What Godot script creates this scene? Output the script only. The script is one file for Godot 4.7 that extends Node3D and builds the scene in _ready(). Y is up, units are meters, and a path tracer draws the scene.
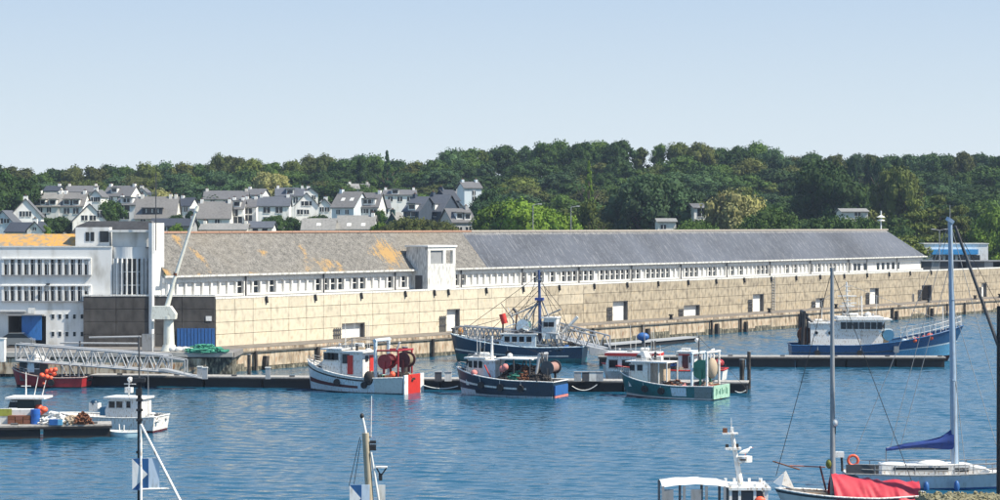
extends Node3D
# The harbour of a fishing town: quay with an auction hall, trawlers on pontoons, houses and woods on the hill behind.
# Pixels of the photograph (1000 x 500) are directions; distances come from the plane that a thing touches.
const F := 2200.0          # focal length in photo pixels
const HZ := 225.0          # photo row of the horizon
const EYE := 15.0          # camera height above the water
const QH := 2.4            # quay height above the water
const UU := Vector3(0.588172, 0, -0.808736)   # along the quay
const NN := Vector3(0.808736, 0, 0.588172)    # from the quay to the water

var M := {}
var names := {}
var rng := RandomNumberGenerator.new()
var unit_box: BoxMesh
var unit_cyl: CylinderMesh
var L0 := Vector3.ZERO      # a point of the quay edge, at water height

func W(px: float, py: float, d: float) -> Vector3:
	return Vector3((px - 500.0) / F * d, EYE - (py - HZ) / F * d, -d)
func G(px: float, py: float, h: float) -> Vector3:
	return W(px, py, (EYE - h) * F / (py - HZ))

# ---------------------------------------------------------------- nodes
func numbered(n: String) -> String:
	if not names.has(n):
		names[n] = 0
		return n
	names[n] += 1
	return "%s_%03d" % [n, names[n]]
func thing(called: String, label: String, category: String, at := Vector3.ZERO, turn := 0.0, group := "") -> Node3D:
	var o := Node3D.new()
	o.name = numbered(called)
	add_child(o)
	o.position = at
	o.rotation.y = turn
	tag(o, label, category, group)
	return o
func tag(o: Node, label: String, category: String, group := ""):
	o.set_meta("label", label)
	o.set_meta("category", category)
	if group != "": o.set_meta("group", group)
func struct(called: String) -> Node3D:
	var o := Node3D.new()
	o.name = called
	o.set_meta("kind", "structure")
	add_child(o)
	return o
func put(parent: Node, called: String, mesh: Mesh, m: Material) -> MeshInstance3D:
	var o := MeshInstance3D.new()
	o.name = called
	o.mesh = mesh
	o.material_override = m
	parent.add_child(o, true)
	return o
# a box part: c its centre, s its size
func bx(parent: Node, called: String, c: Vector3, s: Vector3, m: Material, yaw := 0.0, roll := 0.0) -> MeshInstance3D:
	var o := put(parent, called, unit_box, m)
	o.transform = Transform3D(Basis(Vector3.UP, yaw) * Basis(Vector3.BACK, roll) * Basis.from_scale(s), c)
	return o
# a round bar from a to b
func bar(parent: Node, called: String, a: Vector3, b: Vector3, r: float, m: Material, r2 := -1.0) -> MeshInstance3D:
	var st := SurfaceTool.new()
	st.begin(Mesh.PRIMITIVE_TRIANGLES)
	tube(st, a, b, r, r if r2 < 0 else r2, 8)
	return done(parent, called, st, m)
# a cylinder part on axis dir
func drum(parent: Node, called: String, c: Vector3, dir: Vector3, r: float, h: float, m: Material) -> MeshInstance3D:
	var o := put(parent, called, unit_cyl, m)
	o.transform = Transform3D(Basis(Quaternion(Vector3.UP, dir.normalized())) * Basis.from_scale(Vector3(r * 2, h, r * 2)), c)
	return o
func ball(parent: Node, called: String, c: Vector3, r: Vector3, m: Material) -> MeshInstance3D:
	var s := SphereMesh.new()
	s.radius = 1.0; s.height = 2.0; s.radial_segments = 14; s.rings = 8
	var o := put(parent, called, s, m)
	o.transform = Transform3D(Basis.from_scale(r), c)
	return o

# ---------------------------------------------------------------- shapes into a SurfaceTool
func begin() -> SurfaceTool:
	var st := SurfaceTool.new()
	st.begin(Mesh.PRIMITIVE_TRIANGLES)
	return st
func done(parent: Node, called: String, st: SurfaceTool, m: Material) -> MeshInstance3D:
	st.generate_normals()
	return put(parent, called, st.commit(), m)
func quad(st: SurfaceTool, a: Vector3, b: Vector3, c: Vector3, d: Vector3, uv := []):
	st.set_smooth_group(-1)
	var p := [a, b, c, a, c, d]
	var k := [0, 1, 2, 0, 2, 3]
	for i in 6:
		if uv.size() == 4: st.set_uv(uv[k[i]])
		st.add_vertex(p[i])
func tri(st: SurfaceTool, a: Vector3, b: Vector3, c: Vector3):
	st.set_smooth_group(-1)
	st.add_vertex(a); st.add_vertex(b); st.add_vertex(c)
func cube(st: SurfaceTool, lo: Vector3, hi: Vector3, x := Transform3D()):
	var c := []
	for i in 8:
		c.append(x * Vector3(hi.x if i & 1 else lo.x, hi.y if i & 2 else lo.y, hi.z if i & 4 else lo.z))
	quad(st, c[4], c[6], c[7], c[5]); quad(st, c[0], c[1], c[3], c[2])
	quad(st, c[0], c[2], c[6], c[4]); quad(st, c[1], c[5], c[7], c[3])
	quad(st, c[2], c[3], c[7], c[6]); quad(st, c[0], c[4], c[5], c[1])
func tube(st: SurfaceTool, a: Vector3, b: Vector3, r: float, r2: float, n := 8, caps := true):
	var d := (b - a).normalized()
	var u := d.cross(Vector3.UP if absf(d.y) < 0.9 else Vector3.RIGHT).normalized()
	var v := d.cross(u)
	for i in n:
		var t0 := TAU * i / n
		var t1 := TAU * (i + 1) / n
		var e0 := u * cos(t0) + v * sin(t0)
		var e1 := u * cos(t1) + v * sin(t1)
		st.set_smooth_group(0)
		for p in [a + e0 * r, b + e0 * r2, b + e1 * r2, a + e0 * r, b + e1 * r2, a + e1 * r]:
			st.add_vertex(p)
		if caps:
			tri(st, a, a + e0 * r, a + e1 * r)
			tri(st, b, b + e1 * r2, b + e0 * r2)
func rope(st: SurfaceTool, pts: Array, r: float, n := 6):
	for i in pts.size() - 1: tube(st, pts[i], pts[i + 1], r, r, n, i == 0 or i == pts.size() - 2)
# outline in x/y pushed along z
func prism(st: SurfaceTool, pts: PackedVector2Array, z0: float, z1: float):
	var idx := Geometry2D.triangulate_polygon(pts)
	for i in range(0, idx.size(), 3):
		var q := [pts[idx[i]], pts[idx[i + 1]], pts[idx[i + 2]]]
		for z in [z0, z1]:
			tri(st, Vector3(q[0].x, q[0].y, z), Vector3(q[1].x, q[1].y, z), Vector3(q[2].x, q[2].y, z))
	for i in pts.size():
		var a := pts[i]
		var b := pts[(i + 1) % pts.size()]
		quad(st, Vector3(a.x, a.y, z0), Vector3(b.x, b.y, z0), Vector3(b.x, b.y, z1), Vector3(a.x, a.y, z1))

# ---------------------------------------------------------------- materials
func sr(c: Color) -> Color: return c.linear_to_srgb()
func noise(seed_: int, freq: float, oct := 4) -> FastNoiseLite:
	var n := FastNoiseLite.new()
	n.seed = seed_
	n.noise_type = FastNoiseLite.TYPE_SIMPLEX_SMOOTH
	n.frequency = freq
	n.fractal_octaves = oct
	return n
# colours (linear) ramped over one or two tileable noises; sx, sy stretch the grain
func ntex(size: int, seed_: int, freq: float, stops: Array, oct := 5, blotch := 0.0, bfreq := 0.006) -> ImageTexture:
	var a := noise(seed_, freq, oct).get_seamless_image(size, size).get_data()
	var b := noise(seed_ + 77, bfreq, 3).get_seamless_image(size, size).get_data()
	var lut := []
	var g := Gradient.new()
	g.offsets = PackedFloat32Array(stops.map(func(s): return s[0]))
	g.colors = PackedColorArray(stops.map(func(s): return s[1]))
	for i in 256:
		var c: Color = sr(g.sample(i / 255.0))
		lut.append([int(clampf(c.r, 0, 1) * 255), int(clampf(c.g, 0, 1) * 255), int(clampf(c.b, 0, 1) * 255)])
	var out := PackedByteArray()
	out.resize(size * size * 3)
	for i in size * size:
		var v := int(clampf(a[i] * (1.0 - blotch) + b[i] * blotch, 0, 255))
		var q: Array = lut[v]
		out[i * 3] = q[0]; out[i * 3 + 1] = q[1]; out[i * 3 + 2] = q[2]
	return ImageTexture.create_from_image(Image.create_from_data(size, size, false, Image.FORMAT_RGB8, out))
func shades(c: Color, spread := 0.25) -> Array:
	var k := func(f: float): return Color(c.r * f, c.g * f, c.b * f)
	return [[0.15, k.call(1.0 - spread)], [0.45, k.call(1.0 - spread * 0.2)], [0.6, c], [0.9, k.call(1.0 + spread * 0.55)]]
func plain(c: Color, rough := 0.6, metal := 0.0) -> StandardMaterial3D:
	var m := StandardMaterial3D.new()
	m.albedo_color = sr(c)
	m.roughness = rough
	m.metallic = metal
	return m
func textured(t: Texture2D, scale: Vector3, rough := 0.85) -> StandardMaterial3D:
	var m := StandardMaterial3D.new()
	m.albedo_texture = t
	m.roughness = rough
	m.uv1_triplanar = true
	m.uv1_world_triplanar = true
	m.uv1_scale = scale
	return m
var wear_tex: ImageTexture
var rust_tex: ImageTexture
# ship's paint: worn, with rust runs down the plating
func hullp(c: Color, rough := 0.45, scale := 0.6) -> StandardMaterial3D:
	var m := textured(rust_tex, Vector3(scale, scale * 0.3, scale), rough)
	m.albedo_color = sr(c)
	return m
# paint with faint wear: colour times a shared grey noise, laid in world space
func paint(c: Color, rough := 0.5, scale := 0.35, streak := 0.4, metal := 0.0) -> StandardMaterial3D:
	var m := textured(wear_tex, Vector3(scale, scale * streak, scale), rough)
	m.albedo_color = sr(c)
	m.metallic = metal
	return m

func make_materials():
	unit_box = BoxMesh.new()
	unit_cyl = CylinderMesh.new()
	unit_cyl.top_radius = 0.5; unit_cyl.bottom_radius = 0.5; unit_cyl.height = 1.0; unit_cyl.radial_segments = 16
	wear_tex = ntex(512, 5, 0.02, [[0.1, Color(0.55, 0.52, 0.47)], [0.35, Color(0.86, 0.85, 0.83)], [0.5, Color(0.97, 0.97, 0.97)], [1.0, Color(1, 1, 1)]], 6, 0.35)
	rust_tex = ntex(512, 6, 0.025, [[0.22, Color(0.34, 0.19, 0.10)], [0.31, Color(0.74, 0.66, 0.57)], [0.40, Color(0.92, 0.90, 0.87)], [0.55, Color(1, 1, 1)], [0.7, Color(0.93, 0.93, 0.92)]], 7, 0.15)
	M.ship_white = hullp(Color(0.80, 0.80, 0.78), 0.5)
	M.white = paint(Color(0.80, 0.80, 0.78), 0.5)
	M.old_white = paint(Color(0.70, 0.70, 0.67), 0.7, 0.25, 0.25)
	M.render_white = paint(Color(0.76, 0.76, 0.74), 0.8, 0.06, 0.35)
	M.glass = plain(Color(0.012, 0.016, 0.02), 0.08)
	M.dark = plain(Color(0.018, 0.018, 0.02), 0.6)
	M.black = paint(Color(0.012, 0.012, 0.013), 0.7)
	M.grey = paint(Color(0.28, 0.29, 0.30), 0.6)
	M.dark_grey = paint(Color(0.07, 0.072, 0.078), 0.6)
	M.steel = paint(Color(0.42, 0.43, 0.44), 0.45, 0.5, 0.5, 0.3)
	M.alu = paint(Color(0.42, 0.43, 0.44), 0.45, 0.8, 0.5, 0.2)
	M.red = paint(Color(0.55, 0.03, 0.02), 0.5)
	M.orange = paint(Color(0.82, 0.12, 0.05), 0.5)
	M.blue = paint(Color(0.025, 0.12, 0.36), 0.5)
	M.wood = paint(Color(0.30, 0.19, 0.10), 0.8)
	M.rust = paint(Color(0.17, 0.065, 0.03), 0.85, 0.8)
	M.net_green = paint(Color(0.06, 0.30, 0.20), 0.9, 1.2)
	M.net_dark = paint(Color(0.035, 0.03, 0.028), 0.95, 1.5)
	M.concrete = textured(ntex(512, 11, 0.03, shades(Color(0.42, 0.40, 0.36), 0.4), 5, 0.4), Vector3(0.06, 0.06, 0.06))
	M.apron = textured(ntex(512, 13, 0.03, shades(Color(0.20, 0.175, 0.145), 0.6), 5, 0.4), Vector3(0.06, 0.06, 0.06))
	M.asphalt = textured(ntex(256, 12, 0.05, shades(Color(0.20, 0.19, 0.18), 0.3)), Vector3(0.2, 0.2, 0.2))
	# cream concrete of the warehouse wall in a few tones, with rain streaks and rust-brown patches on the older half
	M.panels = []
	var tones := [Color(0.61, 0.55, 0.425), Color(0.50, 0.44, 0.335), Color(0.40, 0.345, 0.255)]
	for i in 3:
		var c: Color = tones[i]
		var dirt := Color(0.17, 0.14, 0.105).lerp(c, 0.5 - i * 0.16)
		var t := ntex(512, 20 + i, 0.03, [[0.20 + 0.05 * i, dirt], [0.34 + 0.03 * i, c * (0.9 - 0.05 * i)], [0.5, c], [0.64, c * 1.05], [0.76, Color(0.52, 0.36, 0.17).lerp(c, 0.6)]], 8, 0.2, 0.015)
		var set_ := []
		for k in 4:
			var m := textured(t, Vector3(0.11, 0.05, 0.11), 0.9)
			m.albedo_color = sr(Color(1, 1, 1) * [1.0, 0.95, 0.9, 0.98][k])
			set_.append(m)
		M.panels.append(set_)
	M.quay = textured(ntex(512, 41, 0.02, [[0.28, Color(0.09, 0.07, 0.05)], [0.40, Color(0.30, 0.22, 0.14)], [0.5, Color(0.48, 0.40, 0.29)], [0.6, Color(0.54, 0.46, 0.35)], [0.70, Color(0.36, 0.17, 0.07)]], 7, 0.3), Vector3(0.13, 0.035, 0.13))
	M.tide = textured(ntex(256, 42, 0.04, [[0.3, Color(0.02, 0.02, 0.015)], [0.5, Color(0.07, 0.068, 0.045)], [0.65, Color(0.17, 0.155, 0.11)], [0.75, Color(0.3, 0.27, 0.2)]], 5), Vector3(0.3, 0.12, 0.3), 0.7)
	M.pile = textured(ntex(256, 43, 0.04, [[0.2, Color(0.012, 0.011, 0.01)], [0.6, Color(0.04, 0.035, 0.03)], [0.9, Color(0.13, 0.10, 0.08)]]), Vector3(0.3, 0.1, 0.3))
	M.dark_wall = textured(ntex(512, 44, 0.02, shades(Color(0.072, 0.067, 0.062), 0.55), 5, 0.3), Vector3(0.1, 0.05, 0.1))
	M.stain = textured(ntex(512, 45, 0.03, [[0.15, Color(0.12, 0.12, 0.11)], [0.4, Color(0.42, 0.42, 0.40)], [0.55, Color(0.66, 0.66, 0.63)], [0.9, Color(0.75, 0.75, 0.72)]], 6, 0.3), Vector3(0.35, 0.05, 0.35))
	M.float_top = textured(ntex(256, 46, 0.04, shades(Color(0.36, 0.34, 0.31), 0.4)), Vector3(0.25, 0.25, 0.25))
	M.grass = textured(ntex(512, 47, 0.02, shades(Color(0.06, 0.09, 0.03), 0.6), 6, 0.3), Vector3(0.03, 0.03, 0.03), 0.95)
	M.gravel = textured(ntex(512, 48, 0.09, [[0.2, Color(0.05, 0.05, 0.025)], [0.5, Color(0.22, 0.20, 0.11)], [0.65, Color(0.30, 0.27, 0.17)], [0.9, Color(0.5, 0.46, 0.36)]], 4, 0.25), Vector3(0.4, 0.4, 0.4), 0.95)
	# roofs
	M.slate = []
	for i in 5:
		var c: Color = [Color(0.125, 0.125, 0.13), Color(0.17, 0.165, 0.16), Color(0.085, 0.095, 0.115), Color(0.035, 0.042, 0.058), Color(0.24, 0.235, 0.22)][i]
		M.slate.append(textured(ntex(256, 50 + i, 0.05, shades(c, 0.35), 5, 0.25), Vector3(0.12, 0.2, 0.12), 0.75))

# ---------------------------------------------------------------- the scene
func _ready():
	rng.seed = 20240611
	L0 = G(215, 350, QH)
	L0.y = 0.0
	camera_and_light()
	make_materials()
	ground_and_water()
	quay()
	auction_hall()
	office_building()
	quay_things()
	houses()
	woods()
	pontoons()
	boats()
	foreground()

func camera_and_light():
	var cam := Camera3D.new()
	cam.name = "camera"
	add_child(cam)
	cam.position = Vector3(0, EYE, 0)
	cam.set_frustum(500.0 / F, Vector2(0, -(250.0 - HZ) / F), 1.0, 9000.0)
	cam.current = true
	# clear summer sky: pale over the horizon, deeper blue higher up
	var h := 512
	var img := Image.create(8, h, false, Image.FORMAT_RGBF)
	var g := Gradient.new()
	g.offsets = PackedFloat32Array([0.0, 0.035, 0.07, 0.16, 0.35, 0.7, 1.0])
	g.colors = PackedColorArray([Color(0.53, 0.575, 0.595), Color(0.43, 0.505, 0.565), Color(0.335, 0.43, 0.545), Color(0.25, 0.375, 0.55), Color(0.18, 0.315, 0.51), Color(0.13, 0.245, 0.46), Color(0.11, 0.215, 0.42)])
	for y in h:
		var e := 0.5 - (y + 0.5) / h      # +0.5 zenith, -0.5 nadir
		var c: Color = g.sample(clampf(e * 2.0, 0, 1)) if e > 0 else Color(0.30, 0.36, 0.40)
		for x in 8: img.set_pixel(x, y, c)
	var pm := PanoramaSkyMaterial.new()
	pm.panorama = ImageTexture.create_from_image(img)
	var sky := Sky.new()
	sky.sky_material = pm
	var env := Environment.new()
	env.background_mode = Environment.BG_SKY
	env.sky = sky
	env.tonemap_mode = Environment.TONE_MAPPER_LINEAR
	env.tonemap_exposure = 1.55
	env.sdfgi_enabled = true
	env.ssao_enabled = true
	env.ssil_enabled = true
	env.fog_enabled = true
	env.fog_density = 0.00012
	env.fog_light_color = Color(0.80, 0.88, 1.0)
	var we := WorldEnvironment.new()
	we.name = "environment"
	we.environment = env
	add_child(we)
	# the sun stands high over the far right, a little behind the hall's end
	var sun := DirectionalLight3D.new()
	sun.name = "sun"
	add_child(sun)
	sun.look_at_from_position(Vector3.ZERO, -Vector3(0.62, 0.74, 0.20))
	sun.light_energy = 1.6
	sun.light_color = Color(1.0, 0.96, 0.89)
	sun.light_angular_distance = 0.53
	sun.shadow_enabled = true

# ---------------------------------------------------------------- ground, water
const SKYLINE := [[-250, 168], [0, 170], [35, 177], [60, 176], [90, 172], [115, 168], [135, 173], [165, 168], [195, 169], [215, 162], [250, 163], [262, 171], [300, 164], [320, 159], [345, 162], [375, 161], [400, 168], [430, 167], [450, 157], [480, 154], [520, 149], [560, 145], [590, 144], [620, 147], [640, 152], [665, 148], [690, 147], [720, 151], [740, 148], [780, 154], [790, 161], [810, 159], [840, 158], [880, 157], [905, 162], [930, 159], [955, 157], [975, 157], [1000, 160], [1250, 164]]
func skyline(px: float) -> float:
	for i in SKYLINE.size() - 1:
		if px <= SKYLINE[i + 1][0]:
			return lerpf(SKYLINE[i][1], SKYLINE[i + 1][1], clampf((px - SKYLINE[i][0]) / float(SKYLINE[i + 1][0] - SKYLINE[i][0]), 0, 1))
	return SKYLINE[-1][1]
func crest(x: float) -> float:      # ground height of the wooded crest at 640 m
	var s := 0.0
	for k in 5: s += skyline(500.0 + (x + (k - 2) * 14.0) * F / 640.0)
	return EYE + (HZ - s / 5.0) * 640.0 / F - 11.0
func ground(x: float, d: float) -> float:
	if d < 345.0: return QH
	var t := clampf((d - 345.0) / 295.0, 0.0, 1.0)
	var v := -((x - L0.x) * NN.x + (-d - L0.z) * NN.z)      # metres inland of the quay edge
	var h := QH + (crest(x) - QH) * pow(t, lerpf(0.72, 1.3, smoothstep(-15.0, 25.0, x))) * smoothstep(20.0, 75.0, v)
	if d > 660.0: h -= (d - 660.0) * 0.02
	return maxf(h, 1.0)

func ground_and_water():
	# land: one sheet behind the quay wall, flat by the port, rising to the wooded hill
	var land := struct("ground")
	var st := begin()
	var rows := [0.0, 20.0, 45.0, 80.0, 110.0]
	var ds := [400.0, 420.0, 440.0, 460.0, 480.0, 500.0, 520.0, 540.0, 560.0, 580.0, 600.0, 620.0, 640.0, 680.0, 760.0, 1000.0, 1500.0, 3500.0]
	var xs := []
	for i in 61: xs.append(-600.0 + i * 20.0)
	var line_d := func(x: float): # depth of the land's front edge at that x, just inside the wall line
		var p := L0 - NN * 2.0
		return -p.z + (x - p.x) / UU.x * -UU.z
	var pts := []
	for i in xs.size():
		var col := []
		var d0: float = maxf(line_d.call(xs[i]), 226.0)
		for j in 12:
			var d := lerpf(d0, maxf(d0 + 30.0, 400.0), j / 12.0)
			col.append(Vector3(xs[i], QH - 0.03 if d < 346.0 else ground(xs[i], d), -d))
		for d in ds:
			var dd := maxf(d, d0 + 30.0 + (d - 400.0) * 0.3)
			col.append(Vector3(xs[i] * (1.0 if dd < 700 else dd / 700.0 * 1.6), ground(xs[i], dd), -dd))
		pts.append(col)
	for i in xs.size() - 1:
		for j in pts[i].size() - 1:
			quad(st, pts[i][j], pts[i + 1][j], pts[i + 1][j + 1], pts[i][j + 1])
	done(land, "hillside", st, M.grass)
	# water: tiles of real ripples over the basin, a plain sheet beyond and outside
	var wm := StandardMaterial3D.new()
	wm.albedo_color = sr(Color(0.008, 0.072, 0.130))
	wm.roughness = 0.06
	wm.metallic_specular = 0.35
	var n := 512
	var hts := Image.create(n, n, false, Image.FORMAT_RGBA8)
	var na := noise(91, 0.02, 4).get_seamless_image(n, n).get_data()
	for y in n:
		for x in n:
			var v := na[y * n + x] / 255.0
			hts.set_pixel(x, y, Color(v, v, v))
	hts.bump_map_to_normal_map(2.5)
	wm.normal_enabled = true
	wm.normal_texture = ImageTexture.create_from_image(hts)
	wm.normal_scale = 0.5
	wm.uv1_triplanar = true
	wm.uv1_world_triplanar = true
	wm.uv1_scale = Vector3(0.11, 0.11, 0.17)
	M.water = wm
	var water := struct("water")
	var tile := 40.0
	var cells := 310
	var vs := PackedVector3Array()
	var ix := PackedInt32Array()
	var ns := PackedVector3Array()
	var waves := []
	var r2 := RandomNumberGenerator.new()
	r2.seed = 4
	for k in 28:
		# wave numbers are whole turns per tile, so tiles join without a seam; crests run mostly across the view
		var kz := int(14.0 * pow(7.0, r2.randf()))
		var kx := r2.randi_range(-kz / 2 - 3, kz / 2 + 3)
		waves.append([kx * TAU / tile, kz * TAU / tile, r2.randf() * TAU, 0.155 / sqrt(kx * kx + kz * kz) * r2.randf_range(0.7, 1.3)])
	for j in cells + 1:
		for i in cells + 1:
			var x := tile * i / cells
			var z := tile * j / cells
			var y := 0.0
			var dx := 0.0
			var dz := 0.0
			for w in waves:
				var ph: float = w[0] * x + w[1] * z + w[2]
				var am: float = w[3]
				y += am * sin(ph)
				var c := am * cos(ph)
				dx += c * w[0]
				dz += c * w[1]
			vs.append(Vector3(x, y, z))
			ns.append(Vector3(-dx, 1, -dz).normalized())
	for j in cells:
		for i in cells:
			var a := j * (cells + 1) + i
			ix.append_array([a, a + 1, a + cells + 2, a, a + cells + 2, a + cells + 1])
	var arr := []
	arr.resize(Mesh.ARRAY_MAX)
	arr[Mesh.ARRAY_VERTEX] = vs
	arr[Mesh.ARRAY_NORMAL] = ns
	arr[Mesh.ARRAY_INDEX] = ix
	var tm := ArrayMesh.new()
	tm.add_surface_from_arrays(Mesh.PRIMITIVE_TRIANGLES, arr)
	for j in 8:
		for i in 6:
			var o := put(water, "water_surface", tm, wm)
			o.position = Vector3(-100.0 + i * tile, 0, -395.0 + j * tile)
	var far := begin()
	quad(far, Vector3(-1500, -0.5, -2000), Vector3(1500, -0.5, -2000), Vector3(1500, -0.5, 300), Vector3(-1500, -0.5, 300))
	done(water, "open_water", far, wm)

# ---------------------------------------------------------------- quay
# frame of the quay: x along it, y up from the water, z towards the water
func quay_frame(o: Node3D): o.transform = Transform3D(Basis(UU, Vector3.UP, NN), L0)
func along(px: float, v: float) -> float:   # distance along the quay where the line v metres inland passes photo column px
	var k := (px - 500.0) / F
	return (k * (-L0.z + NN.z * v) - L0.x + NN.x * v) / (UU.x + k * UU.z)
func hrow(px: float, py: float, v: float) -> float:  # height of what is seen there on the plane v metres inland
	var d := -(L0 + UU * along(px, v) - NN * v).z
	return EYE - (py - HZ) * d / F

func quay():
	var q := struct("quay")
	quay_frame(q)
	var t0 := along(214, 0)
	var t1 := 330.0
	bx(q, "quay_deck", Vector3((t0 + t1) / 2, QH - 0.25, -5.1), Vector3(t1 - t0, 0.5, 10.4), M.apron)
	# face of the quay: panels of stained concrete over a tidal band
	var t := t0
	while t < t1:
		var w := 4.6
		bx(q, "face_panel", Vector3(t + w / 2, 1.18, -0.35 + rng.randf_range(-0.02, 0.02)), Vector3(w - 0.06, 1.5, 0.5), M.quay)
		bx(q, "tidal_band", Vector3(t + w / 2, -0.35, -0.38 + rng.randf_range(-0.03, 0.03)), Vector3(w - 0.02, 2.2 + rng.randf_range(-0.3, 0.4), 0.54), M.tide)
		t += w
	bx(q, "core", Vector3((t0 + t1) / 2, 0.3, -2.2), Vector3(t1 - t0, 3.0, 3.2), M.tide)
	bx(q, "coping", Vector3((t0 + t1) / 2, QH - 0.2, -0.02), Vector3(t1 - t0, 0.3, 0.3), M.quay)
	t = t0 + 6.0
	while t < t1:
		bx(q, "fender_post", Vector3(t, 0.65, 0.2), Vector3(rng.randf_range(0.18, 0.36), 2.7, 0.26), M.pile)
		if rng.randf() < 0.35:
			bx(q, "fender_post", Vector3(t + 1.6, 0.4, 0.12), Vector3(0.5, 2.1, 0.45), M.pile, 0, rng.randf_range(-0.1, 0.1))
		t += rng.randf_range(6.0, 19.0)
	# the quay turns here and runs on in front of the office building
	var e := struct("office_quay")
	var a := G(-40, 362, QH - 0.2)
	var c := L0 + UU * t0
	bx(e, "quay_deck", Vector3(-70, QH - 0.27, -224.5), Vector3(87.5, 0.5, 14.0), M.asphalt)
	var x := -113.0
	while x < c.x - 0.5:
		var hh := 2.0
		bx(e, "stone_block", Vector3(x + 1.0, 1.45, -217.55), Vector3(1.95, 0.75, 0.6), M.quay)
		bx(e, "stone_block", Vector3(x + 0.4, 0.68, -217.5), Vector3(1.95, 0.75, 0.6), M.quay)
		x += 2.0
	bx(e, "core", Vector3(-70, 0.2, -219.5), Vector3(87, 3.3, 3.6), M.tide)
	bx(e, "coping", Vector3(-70, QH - 0.2, -217.5), Vector3(87.2, 0.45, 0.8), M.concrete)

# ---------------------------------------------------------------- the auction hall on the quay
const WALL_V := 4.5
const HALL_V := 9.0
const EAVE := 9.75
const RIDGE_V := 12.6
const RIDGE := 14.2
func roof_texture(seed_: int, length: float, old: bool) -> ImageTexture:
	# slates seen from afar: fine grain, streaks down the slope, and lichen on the old part
	var w := 2048
	var h := 128
	var img := Image.create(w, h, false, Image.FORMAT_RGB8)
	var fine := noise(seed_, 0.11, 3)
	var streak := noise(seed_ + 1, 0.05, 3)
	var broad := noise(seed_ + 2, 0.006, 3)
	var lichen := noise(seed_ + 3, 0.018, 4)
	for x in w:
		for y in h:
			var m := x * length / w
			var s := y * 6.2 / h
			var f := fine.get_noise_2d(m * 30.0, s * 34.0) * 0.75 + 0.5 * streak.get_noise_2d(m * 19.0, s * 23.0)
			var k := streak.get_noise_2d(m * 60.0 + s * 6.0, s * 6.0)
			var b := broad.get_noise_2d(m * 9.0, s * 9.0)
			var c: Color
			if old:
				c = Color(0.165, 0.157, 0.142) * (1.0 + 0.8 * f + 0.25 * b)
				var warm := clampf(b * 1.3 + 0.15, 0, 1)
				c = c.lerp(Color(0.16, 0.13, 0.085), warm * 0.6)
				var lv := lichen.get_noise_2d(m * 9.0, s * 9.0) + 0.36 * (s / 6.2) - 0.58 + 0.2 * f
				# one thick patch beside the stair tower
				var px := absf(m - (length - 17.5)) / 3.2 + absf(s - 3.4) / 2.4
				lv = maxf(lv, 0.5 - px * 0.55 + 0.35 * f + 0.4 * k)
				if lv > 0: c = c.lerp(Color(0.40, 0.235, 0.06), clampf(lv * 3.5, 0, 0.75))
			else:
				c = Color(0.070, 0.080, 0.102) * (1.0 + 0.35 * f + 0.45 * b)
				if k > 0.22: c = c.lerp(Color(0.24, 0.25, 0.27), clampf((k - 0.22) * 2.0 + f * 0.5, 0, 0.42))
				if s < 0.7: c = c.lerp(Color(0.36, 0.34, 0.30), clampf((0.7 - s) * 0.9 + f * 0.5, 0, 0.8))
			img.set_pixel(x, y, sr(Color(clampf(c.r, 0.02, 1), clampf(c.g, 0.02, 1), clampf(c.b, 0.02, 1))))
	return ImageTexture.create_from_image(img)

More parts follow.
